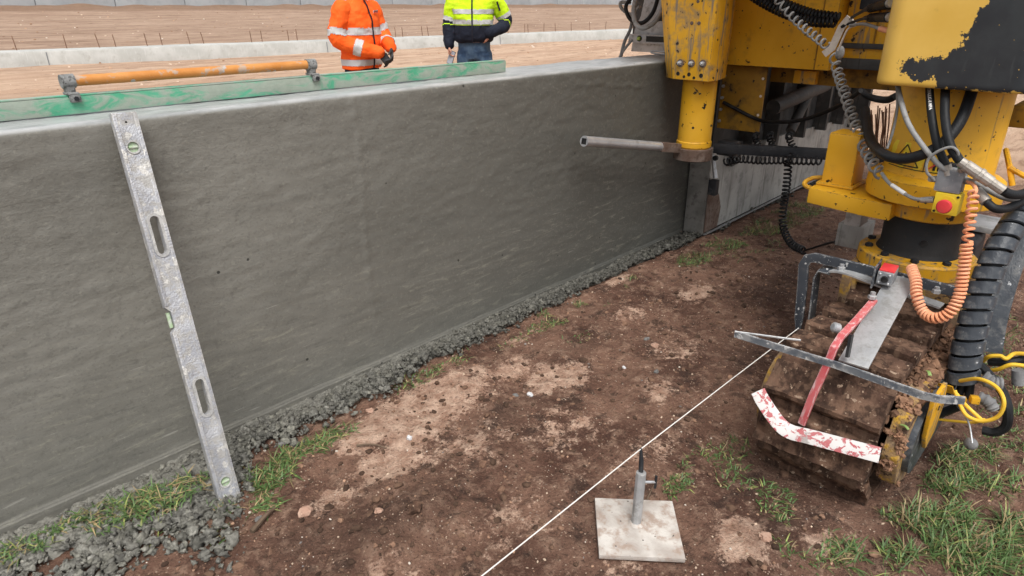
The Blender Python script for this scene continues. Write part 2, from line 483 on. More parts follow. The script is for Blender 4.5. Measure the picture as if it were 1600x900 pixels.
M['yellow_dark'] = dirty('machine_yellow_grimy', (0.24, 0.125, 0.014), (0.31, 0.165, 0.016), (0.045, 0.032, 0.020), 0.6, 0, 4, 0.45, 0.7, chips=(0.02, 0.016, 0.012), chip_t=0.64, chip_sc=20)
M['steel'] = dirty('cement_stained_steel', (0.36, 0.37, 0.38), (0.48, 0.49, 0.50), (0.24, 0.235, 0.22), 0.45, 0.45, 9, 0.48, 0.68, bump=0.4, edge=(0.55,0.55,0.54))
M['alu'] = dirty('cement_smeared_aluminium', (0.36, 0.37, 0.40), (0.50, 0.51, 0.53), (0.40, 0.385, 0.355), 0.48, 0.3, 12, 0.44, 0.58, chips=(0.58, 0.57, 0.54), chip_t=0.585, chip_sc=30, bump=0.8, edge=(0.58, 0.57, 0.55))
M['alu_edge'] = dirty('aluminium_rim', (0.40, 0.40, 0.395), (0.50, 0.495, 0.48), (0.30, 0.29, 0.27), 0.6, 0.15, 18, 0.5, 0.7, bump=0.7)
M['galv'] = dirty('galvanised_tube', (0.42, 0.44, 0.46), (0.52, 0.54, 0.56), (0.24, 0.22, 0.20), 0.38, 0.7, 8, 0.5, 0.7, bump=0.2)
M['chrome'] = dirty('bright_tube', (0.50, 0.51, 0.53), (0.62, 0.63, 0.65), (0.30, 0.29, 0.28), 0.30, 0.65, 6, 0.55, 0.75, bump=0.15)
M['rust'] = dirty('rusted_steel', (0.13, 0.085, 0.065), (0.20, 0.155, 0.13), (0.08, 0.045, 0.03), 0.7, 0.25, 12, 0.45, 0.7, bump=0.5)
M['rebar'] = dirty('rusty_bar', (0.16, 0.085, 0.055), (0.24, 0.14, 0.095), (0.09, 0.05, 0.035), 0.85, 0.0, 10, bump=0.3)
M['darksteel'] = dirty('dark_painted_steel', (0.018, 0.019, 0.022), (0.032, 0.033, 0.036), (0.12, 0.112, 0.10), 0.5, 0.1, 7, 0.58, 0.74, bump=0.3, spec=0.2)
M['darkspeck'] = dirty('black_bar_with_cement_spots', (0.030, 0.036, 0.045), (0.05, 0.056, 0.066), (0.10, 0.10, 0.10), 0.45, 0.0, 6, 0.55, 0.75, chips=(0.42, 0.42, 0.41), chip_t=0.61, chip_sc=60, bump=0.4, edge=(0.34,0.34,0.33))
M['wand'] = dirty('worn_grey_bar', (0.10, 0.115, 0.135), (0.17, 0.185, 0.20), (0.34, 0.34, 0.335), 0.5, 0.1, 9, 0.45, 0.62, chips=(0.50, 0.50, 0.49), chip_t=0.60, chip_sc=45, bump=0.5, edge=(0.55,0.55,0.54))
M['leg_black'] = dirty('leg_tube_black', (0.014, 0.015, 0.016), (0.026, 0.025, 0.025), (0.09, 0.07, 0.048), 0.5, 0.1, 6, 0.58, 0.75, chips=(0.30, 0.29, 0.28), chip_t=0.72, chip_sc=60, bump=0.2)
M['mold'] = dirty('cement_coated_steel', (0.30, 0.30, 0.285), (0.40, 0.40, 0.38), (0.20, 0.20, 0.188), 0.55, 0.15, 4, 0.48, 0.7, streak=(0.15, 0.147, 0.135), streak_t=(0.52, 0.70), bump=0.3)
M['mold_dark'] = dirty('grimy_steel', (0.045, 0.046, 0.047), (0.080, 0.081, 0.080), (0.16, 0.155, 0.145), 0.6, 0.1, 5, 0.54, 0.72, streak=(0.018, 0.018, 0.018), bump=0.4, spec=0.2)
M['mold_edge'] = dirty('scraped_steel_edge', (0.17, 0.165, 0.152), (0.25, 0.242, 0.225), (0.09, 0.08, 0.072), 0.6, 0.3, 8, 0.5, 0.7, streak=(0.24, 0.235, 0.22), streak_t=(0.58, 0.68), bump=0.6)
M['rubber'] = dirty('black_rubber', (0.010, 0.011, 0.012), (0.018, 0.019, 0.021), (0.060, 0.056, 0.050), 0.5, 0, 12, 0.60, 0.8, bump=0.3, spec=0.22)
M['rubber_blue'] = dirty('spiral_guard_plastic', (0.038, 0.044, 0.053), (0.062, 0.070, 0.081), (0.17, 0.17, 0.165), 0.36, 0, 10, 0.48, 0.70, chips=(0.38, 0.39, 0.40), chip_t=0.64, chip_sc=45, bump=0.35)
M['grey_cable'] = dirty('grey_cable', (0.20, 0.20, 0.195), (0.27, 0.268, 0.26), (0.12, 0.11, 0.095), 0.5, 0, 10, bump=0.15)
M['dust_rubber'] = dirty('dusty_boot_rubber', (0.15, 0.15, 0.152), (0.20, 0.20, 0.20), (0.075, 0.07, 0.065), 0.7, 0, 14, bump=0.4)
M['black_cable'] = dirty('black_cable', (0.008, 0.008, 0.009), (0.014, 0.014, 0.015), (0.03, 0.03, 0.028), 0.42, 0, 8, bump=0.1, spec=0.2)
M['orange_cable'] = dirty('orange_coil_plastic', (0.74, 0.30, 0.15), (0.82, 0.38, 0.215), (0.56, 0.31, 0.20), 0.5, 0, 12, 0.5, 0.75, bump=0.1)
M['yellow_cable'] = dirty('yellow_cable', (0.72, 0.44, 0.03), (0.78, 0.50, 0.06), (0.45, 0.28, 0.06), 0.45, 0, 14, 0.58, 0.8, bump=0.1)
M['white'] = dirty('white_paint', (0.68, 0.67, 0.65), (0.76, 0.75, 0.73), (0.42, 0.38, 0.33), 0.5, 0, 9, 0.55, 0.8)
M['tagpaper'] = dirty('cloth_tag', (0.60, 0.54, 0.46), (0.68, 0.62, 0.55), (0.40, 0.34, 0.28), 0.8, 0, 30, 0.5, 0.75)
M['red'] = dirty('red_plastic', (0.58, 0.035, 0.045), (0.66, 0.06, 0.06), (0.42, 0.10, 0.09), 0.4, 0, 12, 0.55, 0.8)
M['estop_yellow'] = dirty('control_box_yellow', (0.76, 0.55, 0.03), (0.80, 0.60, 0.05), (0.55, 0.38, 0.08), 0.4, 0, 14, 0.6, 0.85)
M['estop_grey'] = dirty('control_box_grey', (0.19, 0.20, 0.215), (0.27, 0.28, 0.29), (0.40, 0.39, 0.37), 0.5, 0.1, 26, 0.55, 0.72, edge=(0.45,0.44,0.42))
M['green_plastic'] = dirty('green_plug', (0.12, 0.25, 0.13), (0.16, 0.30, 0.16), (0.28, 0.28, 0.24), 0.5, 0, 30)
M['brass'] = dirty('dirty_fitting', (0.36, 0.33, 0.29), (0.44, 0.41, 0.37), (0.22, 0.19, 0.16), 0.5, 0.5, 24, bump=0.3)
def m_screed():
    t = NT('green_screed_paint')
    g_ = t.mix(t.ramp(t.noise(5, 4), 0.3, 0.7), (0.05, 0.31, 0.17), (0.11, 0.41, 0.26))
    k = t.noise(1.0, 8, 0.68, t.coord((7, 20, 22)), 0.8)
    c = t.mix(t.math('MULTIPLY', t.ramp(k, 0.40, 0.56), 0.80), g_, t.mix(t.noise(40, 5, 0.7), (0.27, 0.265, 0.235), (0.44, 0.43, 0.39)))
    return t.done(c, 0.55, 0.0, t.bump(t.math('ADD', k, t.math('MULTIPLY', t.noise(90, 4), 0.3)), 0.6, 0.004))
M['screed'] = m_screed()
M['orange_tube'] = dirty('orange_handle', (0.50, 0.200, 0.045), (0.58, 0.26, 0.075), (0.40, 0.35, 0.30), 0.45, 0, 9, 0.54, 0.62, chips=(0.42, 0.40, 0.38), chip_t=0.66, chip_sc=22, bump=0.3)
M['cement_cap'] = dirty('cement_caked_bracket', (0.20, 0.205, 0.20), (0.30, 0.305, 0.30), (0.07, 0.07, 0.068), 0.8, 0, 30, 0.48, 0.60, bump=1.0)
M['kerb'] = dirty('cured_concrete', (0.40, 0.40, 0.375), (0.48, 0.48, 0.455), (0.33, 0.32, 0.29), 0.8, 0, 2.0, 0.5, 0.75, bump=0.2, streak=(0.52, 0.52, 0.50), streak_t=(0.55, 0.7))
M['panel'] = dirty('precast_panel', (0.36, 0.385, 0.40), (0.42, 0.44, 0.45), (0.32, 0.34, 0.355), 0.75, 0, 0.7, 0.45, 0.7, bump=0.1, world=True)
M['joint'] = dirty('panel_joint', (0.18, 0.19, 0.20), (0.22, 0.23, 0.24), (0.14, 0.14, 0.14), 0.9, 0, 2)
M['plate'] = dirty('cement_splashed_plate', (0.36, 0.32, 0.285), (0.55, 0.52, 0.48), (0.30, 0.215, 0.165), 0.8, 0, 9, 0.46, 0.66, chips=(0.06, 0.05, 0.045), chip_t=0.685, chip_sc=55, bump=0.5)
M['string'] = dirty('white_string', (0.72, 0.70, 0.66), (0.78, 0.76, 0.72), (0.58, 0.54, 0.48), 0.8, 0, 40)
M['wood'] = dirty('twig_bark', (0.11, 0.075, 0.05), (0.17, 0.12, 0.085), (0.06, 0.04, 0.028), 0.9, 0, 20)
M['whitestone'] = dirty('pale_stone', (0.55, 0.55, 0.56), (0.68, 0.68, 0.68), (0.36, 0.34, 0.32), 0.8, 0, 40)
M['pinkstone'] = dirty('pinkish_stone', (0.36, 0.22, 0.16), (0.46, 0.31, 0.235), (0.22, 0.13, 0.09), 0.9, 0, 40)
M['greystone'] = dirty('grey_lump', (0.13, 0.125, 0.118), (0.20, 0.195, 0.185), (0.08, 0.07, 0.062), 0.9, 0, 40)
M['leaf'] = dirty('fallen_leaf', (0.16, 0.26, 0.07), (0.24, 0.33, 0.11), (0.30, 0.28, 0.12), 0.5, 0, 40)

def m_glass():
    t = NT('vial_liquid')
    return t.done((0.36, 0.52, 0.10), 0.15, 0.0, None, 0.6)
M['vial'] = m_glass()

def m_vial_pale():
    t = NT('dusty_vial_glass')
    return t.done(t.mix(t.ramp(t.noise(60, 3), 0.4, 0.65), (0.33, 0.44, 0.27), (0.46, 0.50, 0.42)), 0.25, 0.0, None, 0.6)
M['vial_pale'] = m_vial_pale()

def m_skid():
    t = NT('chipped_red_white_paint')
    k = t.ramp(t.noise(1.0, 7, 0.68, t.coord((34, 26, 38)), 1.0), 0.515, 0.53)
    c = t.mix(k, (0.66, 0.65, 0.63), (0.42, 0.045, 0.06))
    c = t.mix(t.ramp(t.noise(20, 6, 0.7), 0.60, 0.64), c, (0.30, 0.29, 0.275))
    c = t.mix(t.math('MULTIPLY', t.noise(12, 4), 0.45), c, (0.45, 0.37, 0.34))
    return t.done(c, 0.5, 0.0, t.bump(k, 0.4, 0.002))
M['skid'] = m_skid()

def m_redarm():
    t = NT('faded_red_paint')
    c = t.mix(t.ramp(t.noise(7, 3), 0.3, 0.7), (0.44, 0.050, 0.062), (0.54, 0.15, 0.15))
    c = t.mix(t.math('MULTIPLY', t.ramp(t.noise(1.0, 6, 0.65, t.coord((60, 60, 14))), 0.5, 0.72), 0.8), c, (0.62, 0.55, 0.53))
    c = t.mix(t.edge_wear(0.005), c, (0.62, 0.56, 0.54))
    return t.done(c, 0.55, 0.0, t.bump(t.noise(90, 4), 0.2, 0.003))
M['redarm'] = m_redarm()

# ------------------------------------------------------------------ ground sheet (soil, barrier trench, graded field, slope to the far wall)
def axis(segs):
    out = []
    for a, b, st in segs:
        n = max(1, int(round((b - a) / st)))
        out += list(np.linspace(a, b, n, endpoint=False))
    return np.array(out + [segs[-1][1]])

def field_h(x, y):
    up = np.clip((y - 24.0) / 33.0, 0, 1.0) * 1.0
    far = np.clip((x - 60) / 80, 0, 1)
    up = up * (1 - 0.15 * far)
    berm = 0.42 * np.exp(-((y - 56.3) / 1.6) ** 2) * (0.8 + 0.5 * perlin(x * 0.5, y * 0.5))
    ruts = (0.035 * perlin(x * 0.12, y * 1.7) + 0.03 * perlin(x * 0.5, y * 3.2)) * sstep(1.0, 3.0, y)
    return up + berm + ruts

def soil_h(x, y):
    """height of the near ground in metres"""
    h = 0.020 * fbm(x * 1.3, y * 1.3, 0.3, 3) + 0.013 * fbm(x * 5, y * 5, 1.7, 3) + 0.0045 * fbm(x * 26, y * 26, 4.1, 3)
    rough = np.clip(perlin(x * 2.1 + 4, y * 2.1, 6.6) + 0.25, 0, 1)
    h = h + rough * 0.015 * np.abs(fbm(x * 13, y * 13, 8.3, 4))
    # clay ridge left by a wheel, running along the barrier
    h = h + 0.030 * np.exp(-((y + 0.52 - 0.10 * np.sin(x * 1.1)) / 0.10) ** 2) * sstep(0.7, 1.2, x) * sstep(3.6, 2.8, x) * (0.6 + 0.8 * perlin(x * 3, y * 3, 2.2))
    # soft dark lumps in front
    h = h + 0.020 * np.exp(-(((x - 0.95) / 0.28) ** 2 + ((y + 0.85) / 0.16) ** 2)) * (1 + 1.2 * perlin(x * 18, y * 18, 7.0))
    h = h - 0.065 * np.exp(-(np.minimum(y + 0.02, 0) / 0.10) ** 2)        # trench at the foot of the barrier
    # pressed flat under the crawler, peg plate
    flat = np.exp(-((np.clip(np.abs(y + 1.685) - 0.19, 0, 9)) / 0.06) ** 2) * sstep(1.80, 2.0, x) * sstep(3.8, 3.6, x)
    pl = np.exp(-(np.clip(np.hypot(x - 1.4, y + 1.40) - 0.15, 0, 9) / 0.05) ** 2)
    k = np.maximum(flat, pl)
    return h * (1 - k) - 0.004 * k

PALE = [(1.39, -0.42, .40, .17, 1.15), (1.10, -0.43, .14, .11, .9), (1.08, -0.60, .15, .12, .95), (1.24, -0.53, .20, .14, .9), (1.93, -0.65, .20, .14, .85), (1.83, -0.48, .16, .09, .75),
        (2.98, -0.21, .14, .06, .9), (3.13, -0.64, .20, .09, .9), (1.58, -1.65, .11, .11, .95), (2.11, -1.06, .2, .16, .5), (1.35, -0.72, .22, .16, .65), (0.86, -0.62, .12, .08, .6),
        (1.65, -0.9, .25, .2, .5), (2.06, -0.3, .16, .08, .6), (1.2, -1.1, .35, .16, .42), (2.5, -0.9, .25, .16, .5), (1.0, -1.75, .2, .15, .5), (3.9, -1.0, .2, .2, .3),
        (1.75, -1.2, .3, .12, .45), (1.2, -1.45, .3, .12, .45), (1.75, -1.85, .15, .12, .5), (2.6, -0.55, .3, .12, .4), (0.75, -1.0, .2, .15, .4)]
WET = [(3.6, -0.95, .5, .22, .9), (2.75, -1.15, .35, .14, .7), (3.1, -1.3, .5, .2, .8), (0.95, -0.83, .26, .12, .7), (1.55, -0.70, .18, .08, .6), (0.72, -0.72, .12, .08, .6), (1.9, -1.55, .12, .12, .5), (1.72, -1.70, .14, .07, .7),
       (2.3, -2.0, .4, .12, .4), (4.6, -0.9, .8, .25, .6), (2.25, -0.55, .25, .08, .5), (1.25, -1.6, .12, .06, .5), (1.3, -1.28, .16, .05, .4)]

def mask(L, x, y):
    m = np.zeros_like(x)
    for cx, cy, rx, ry, a in L:
        d = ((x - cx) / rx) ** 2 + ((y - cy) / ry) ** 2
        m = np.maximum(m, a * np.exp(-d * 1.1))
    return m

gx = axis([(-400, -60, 60), (-60, -10, 10), (-10, -2, 0.6), (-2, -0.2, 0.06), (-0.2, 3.6, 0.0095), (3.6, 5.0, 0.022), (5.0, 9, 0.08), (9, 40, 0.35), (40, 120, 1.6), (120, 600, 40)])
gy = axis([(-300, -40, 40), (-40, -8, 4), (-8, -3, 0.35), (-3, -2.5, 0.04), (-2.5, 0.02, 0.0095), (0.02, 0.5, 0.06), (0.5, 22, 0.16), (22, 60, 0.3), (60, 600, 60)])
GX, GY = np.meshgrid(gx, gy, indexing='ij')
xf, yf = GX.ravel(), GY.ravel()
back = sstep(0.1, 0.35, yf)
near = np.exp(-(np.clip(np.maximum(np.abs(xf - 3) - 7, np.abs(yf + 1) - 4), 0, None) / 3.0) ** 2)
gz = (soil_h(xf, np.minimum(yf, 0.02)) * near) * (1 - back) + field_h(xf, yf) * back
nx_, ny_ = len(gx), len(gy)
idx = np.arange(nx_ * ny_).reshape(nx_, ny_)
gf = np.stack([idx[:-1, :-1], idx[1:, :-1], idx[1:, 1:], idx[:-1, 1:]], -1).reshape(-1, 4)
pale = mask(PALE, xf, yf)
field = np.maximum(sstep(0.15, 0.4, yf), sstep(6.4, 8.0, xf))
wet = mask(WET, xf, yf)
gme = np_mesh('ground', np.stack([xf, yf, gz], 1), gf)
set_attr(gme, 'tint', np.stack([pale, field, wet], 1))
gme.materials.append(M['ground'])
ground = bpy.data.objects.new('ground', gme); COL.objects.link(ground)
ground['kind'] = 'structure'

def gh(x, y):
    return float(soil_h(np.array([x], float), np.array([min(y, 0.02)], float))[0])

# ------------------------------------------------------------------ the fresh slipformed barrier
px = axis([(-1.6, 4.9, 0.012)])
prof = [(0.0, z) for z in list(np.arange(-0.10, -0.015, 0.012)) + list(np.arange(-0.015, 0.03, 0.003)) + list(np.arange(0.03, 1.125, 0.011))]
prof += [(0.022 - 0.022 * math.cos(a), 1.128 + 0.022 * math.sin(a)) for a in np.linspace(0.15, math.pi / 2, 7)]
prof += [(y, 1.15) for y in np.arange(0.034, 0.335, 0.012)] + [(0.345, 1.143), (0.35, 1.12), (0.35, 0.6), (0.35, -0.10)]
prof = np.array(prof)
PX, PI_ = np.meshgrid(px, np.arange(len(prof)), indexing='ij')
PY = prof[PI_, 0].copy(); PZ = prof[PI_, 1].copy()
front = (prof[PI_, 0] < 0.012) & (prof[PI_, 1] < 1.14)
topm = (prof[PI_, 1] > 1.145)
d = 0.0014 * fbm(PX * 16, PZ * 19, 2.0, 3) * sstep(0.25, 0.6, PZ) + 0.0020 * fbm(PX * 2.2, PZ * 2.6, 5.0, 2) + 0.0012 * fbm(PX * 6, PZ * 34, 8.0, 3)
seam = 1.475 + 0.006 * np.sin(PZ * 9) + 0.004 * perlin(PZ * 14, PX * 0 + 3.3)
d = d + 0.0045 * np.exp(-((PX - seam) / 0.012) ** 2) * (0.7 + 0.9 * perlin(PZ * 22, PX * 0 + 9.1)) * sstep(0.05, 0.3, PZ)
lip = 0.006 * sstep(0.006, 0.000, PZ + 0.004 * perlin(PX * 3, PX * 0 + 1.0)) + 0.0035 * np.exp(-((PZ - 0.008 + 0.004 * perlin(PX * 3, PX * 0 + 1.0)) / 0.006) ** 2)
rip = 0.007 * np.exp(-((PZ - (1.075 - 0.11 * (PX - 2.9)) - 0.02 * perlin(PX * 9, PX * 0 + 4.4)) / 0.007) ** 2) * sstep(2.75, 2.9, PX) * sstep(3.6, 3.3, PX) * (0.5 + perlin(PX * 12, PX * 0 + 6.0))
PY = PY - (d + lip + np.clip(rip, 0, 1)) * front
PZ = PZ + topm * (0.0022 * fbm(PX * 3, PY * 26, 3.0, 3) + 0.0015 * fbm(PX * 18, PY * 22, 9.0, 2)) - 0.006 * sstep(2.4, 3.6, PX) * topm * perlin(PX * 6, PY * 8, 2)
n2 = len(prof)
pidx = np.arange(len(px) * n2).reshape(len(px), n2)
pf = np.stack([pidx[:-1, :-1], pidx[1:, :-1], pidx[1:, 1:], pidx[:-1, 1:]], -1).reshape(-1, 4)
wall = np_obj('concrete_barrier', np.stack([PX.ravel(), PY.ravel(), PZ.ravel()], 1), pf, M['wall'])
tag(wall, 'fresh grey concrete barrier wall with rough face and smooth wet top', 'barrier')

# ------------------------------------------------------------------ lumps: crumbs of concrete, clods, grit
def ico(sub):
    bm = bmesh.new(); bmesh.ops.create_icosphere(bm, subdivisions=sub, radius=1.0)
    vs = np.array([v.co[:] for v in bm.verts]); fs = np.array([[v.index for v in f.verts] for f in bm.faces]); bm.free()
    return vs, fs

def lumps(name, pos, size, sub, mat, tint, rough=0.3, flat=0.75, parent=None, seed=1, variants=8, smooth=False):
    """many small irregular lumps as one mesh; pos (n,3), size (n,), tint (n,3)"""
    r = np.random.default_rng(seed)
    bv, bf = ico(sub)
    T = []
    for k in range(variants):
        q = bv * np.clip(1 + rough * fbm(bv[:, 0] * 1.9 + 9 * k, bv[:, 1] * 1.9, bv[:, 2] * 1.9 + 3 * k, 3)[:, None], .35, 1.8)
        q = q * r.uniform(0.6, 1.4, 3)
        T.append(q)
    T = np.array(T)
    n = len(pos)
    a, b, c = r.uniform(0, 6.283, (3, n))
    ca, sa, cb, sb, cc, sc = np.cos(a), np.sin(a), np.cos(b * .5), np.sin(b * .5), np.cos(c), np.sin(c)
    Rm = np.empty((n, 3, 3))
    Rm[:, 0] = np.stack([ca * cc - sa * cb * sc, -ca * sc - sa * cb * cc, sa * sb], 1)
    Rm[:, 1] = np.stack([sa * cc + ca * cb * sc, -sa * sc + ca * cb * cc, -ca * sb], 1)
    Rm[:, 2] = np.stack([sb * sc, sb * cc, cb], 1)
    vs = np.einsum('nij,nkj->nki', Rm, T[r.integers(0, variants, n)]) * np.asarray(size)[:, None, None]
    vs[:, :, 2] *= flat
    vs += np.asarray(pos)[:, None, :]
    k = bv.shape[0]
    fs = (bf[None] + (np.arange(n) * k)[:, None, None]).reshape(-1, 3)
    tt = np.repeat(np.asarray(tint), k, 0)
    o = np_obj(name, vs.reshape(-1, 3), fs, mat, parent, smooth, tt)
    return o

def rub_out(x):
    """outer edge (distance from the barrier) of the crumbled concrete"""
    return np.interp(x, [-1, 0.05, 0.23, 0.45, 0.62, 0.70, 0.78, 0.95, 1.21, 1.55, 1.97, 2.54, 3.43, 4.2, 6.2],
                     [.35, .32, .46, .56, .54, .40, .20, .24, .25, .20, .20, .17, .15, .16, .16])

def scatter_rubble(n, smin, smax, seed):
    r = np.random.default_rng(seed)
    x = np.concatenate([r.uniform(-0.6, 6.2, int(n * .75)), r.uniform(0.0, 1.0, n - int(n * .75))])
    w = rub_out(x) * (0.95 + 0.28 * fbm(x * 7, x * 0 + 2.0, 0.0, 4))
    u = r.uniform(0, 1.12, n)
    y = -0.008 - u * w
    # thinner where grass breaks through the apron near the levelling staff
    gap = (perlin(x * 5.5, y * 9.0, 3.0) > 0.12) & (x < 0.62) & (y < -0.10) & (y > -0.34)
    edge = r.uniform(0, 1, n) > sstep(0.75, 1.1, u) * 0.85
    ok = edge & (~gap | (r.uniform(0, 1, n) < 0.25))
    x, y, u, w = x[ok], y[ok], u[ok], w[ok]
    s = smin + (smax - smin) * r.uniform(0, 1, len(x)) ** 2.2
    s = s * np.where(x > 3.4, 1.3, 1.0) * np.where((x < 0.6) & (y < -0.3), 1.2, 1.0)
    top = 0.052 * np.sqrt(np.clip(1 - np.clip((y + 0.03) / -w, 0, 1) ** 1.4, 0, 1)) * np.where(x < 0.75, 0.55, 1.0) * (1 - 0.9 * np.exp(-(((x - .63) / .10) ** 2 + ((y + .38) / .12) ** 2)))
    z = soil_h(x, y) + s * 0.3 + top * r.uniform(0.55, 1.0, len(x))
    t = r.uniform(0.55, 1.2, len(x)) * np.where(r.uniform(0, 1, len(x)) < .08, 1.35, 1.0) * np.interp(x, [0, 0.8, 1.6, 3.5], [1.40, 1.2, 0.92, 0.60])  # tone lifted near-left to offset the shade there, darker towards the mold
    return np.stack([x, y, z], 1), s, np.stack([t, t, t * r.uniform(0.96, 1.02, len(x))], 1)

xa = np.arange(-0.7, 6.2, 0.011); ua = np.linspace(-0.02, 1.10, 40)
SX, SU = np.meshgrid(xa, ua, indexing='ij')
sw = rub_out(SX) * (0.84 + 0.30 * fbm(SX * 7, SX * 0 + 2.0, 0.0, 4))
SY = -0.002 - SU * sw
prf = np.sqrt(np.clip(1 - np.clip(SU, 0, 1) ** 1.5, 0, 1))
hh = np.where(SX < 0.75, 0.030, 0.050) * (1 - 0.9 * np.exp(-(((SX - .63) / .10) ** 2 + ((SY + .38) / .12) ** 2)))
lumpy = 0.013 * fbm(SX * 30, SY * 30, 1.0, 4, 0.6) + 0.010 * np.abs(fbm(SX * 55, SY * 55, 6.0, 2))
gap_ = np.clip(perlin(SX * 5.5, SY * 9.0, 3.0) * 4 - 0.3, 0, 1) * (SX < 0.62) * (SY < -0.10) * (SY > -0.34)
SZ = soil_h(SX, SY) + hh * prf + lumpy * np.clip(prf * 1.6, 0.2, 1) - 0.055 * sstep(0.66, 1.10, SU + 0.35 * fbm(SX * 16, SY * 16, 4.0, 3)) - 0.04 * gap_
si = np.arange(SX.size).reshape(SX.shape)
sf = np.stack([si[:-1, :-1], si[:-1, 1:], si[1:, 1:], si[1:, :-1]], -1).reshape(-1, 4)
tn = np.interp(SX.ravel(), [0, 0.8, 1.6, 3.5], [1.35, 1.15, 0.9, 0.60])  # same tone ramp as the crumbs: lightened near-left against the shade
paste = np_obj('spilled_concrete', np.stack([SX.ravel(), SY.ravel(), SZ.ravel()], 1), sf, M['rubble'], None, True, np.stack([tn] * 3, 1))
tag(paste, 'slumped strip of stiff grey concrete at the foot of the barrier', 'concrete', kind='stuff')
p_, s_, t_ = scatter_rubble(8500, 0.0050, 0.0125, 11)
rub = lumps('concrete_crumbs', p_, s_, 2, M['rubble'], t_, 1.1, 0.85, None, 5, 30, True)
tag(rub, 'crumbled wet concrete lumps spilled along the foot of the barrier', 'rubble', kind='stuff')
p_, s_, t_ = scatter_rubble(9000, 0.0020, 0.0050, 12)
rub2 = lumps('concrete_grains', p_ + (0, 0, 0.004), s_, 1, M['rubble'], t_, 0.9, 0.85, None, 15, 20, False)
tag(rub2, 'fine grains of concrete between the lumps at the barrier foot', 'rubble', kind='stuff')

def scatter(n, seed, xr=(-0.1, 4.6), yr=(-2.5, -0.16)):
    r = np.random.default_rng(seed)
    # denser close to the camera in view
    x = xr[0] + (xr[1] - xr[0]) * r.uniform(0, 1, n) ** 1.35
    y = r.uniform(yr[0], yr[1], n)
    k = -y > rub_out(x) * 0.9
    return x[k], y[k], r

x, y, r = scatter(16000, 21)
kk = r.uniform(0, 1, len(x)) < 0.25 + 1.1 * np.clip(fbm(x * 4, y * 4, 3.3, 3) + .1, 0, 1)
x, y = x[kk], y[kk]
s = 0.0009 + 0.0046 * r.uniform(0, 1, len(x)) ** 5
pal = np.array([(0.50, 0.38, 0.28), (0.38, 0.235, 0.155), (0.60, 0.53, 0.45), (0.27, 0.16, 0.105), (0.20, 0.18, 0.165)])
grit = lumps('grit', np.stack([x, y, soil_h(x, y) + s * 0.25], 1), s, 1, M['grit'], pal[r.choice(5, len(x), p=[.22, .32, .10, .28, .08])] * r.uniform(.8, 1.1, (len(x), 1)), 0.35, 0.7, None, 6)
tag(grit, 'fine pale grit and pebbles strewn over the brown soil', 'gravel', kind='stuff')
x, y, r = scatter(9000, 22)
keep = r.uniform(0, 1, len(x)) < (0.40 + 0.9 * mask([(0.95, -0.85, .4, .22, 1), (0.72, -0.72, .2, .12, 1), (3.3, -0.9, .9, .4, .6), (1.6, -1.75, .3, .12, .7), (1.5, -0.6, .5, .16, .7), (2.6, -1.1, .4, .2, .6)], x, y))
x, y = x[keep], y[keep]
s = 0.003 + 0.011 * r.uniform(0, 1, len(x)) ** 3.2
tt = (0.5 + 1.5 * r.uniform(0, 1, (len(x), 1)) ** 2.2) * np.ones((1, 3))
clods = lumps('soil_clods', np.stack([x, y, soil_h(x, y) + s * 0.2], 1), s, 1, M['clod'], tt, 0.55, 0.75, None, 8)
tag(clods, 'loose crumbs of dark brown earth lying on the ground', 'soil', kind='stuff')
# stones on the field behind
r = np.random.default_rng(31)
fy = 1.2 + 54 * r.uniform(0, 1, 3800) ** 2.0; fx = -1 + fy * 0.15 + (8 + fy * 1.1) * r.uniform(0, 1, 3800)
s = 0.006 + 0.03 * r.uniform(0, 1, 3800) ** 4 * (0.6 + fy / 40)
pal2 = np.array([(0.66, 0.52, 0.40), (0.30, 0.18, 0.11), (0.48, 0.31, 0.20), (0.70, 0.62, 0.53)])
fld = lumps('field_stones', np.stack([fx, fy, field_h(fx, fy) + s * 0.2], 1), s, 1, M['grit'], pal2[r.choice(4, 3800, p=[.2, .4, .3, .1])], 0.4, 0.6, None, 9)
tag(fld, 'small stones and clods scattered over the graded earth beyond the barrier', 'gravel', kind='stuff')

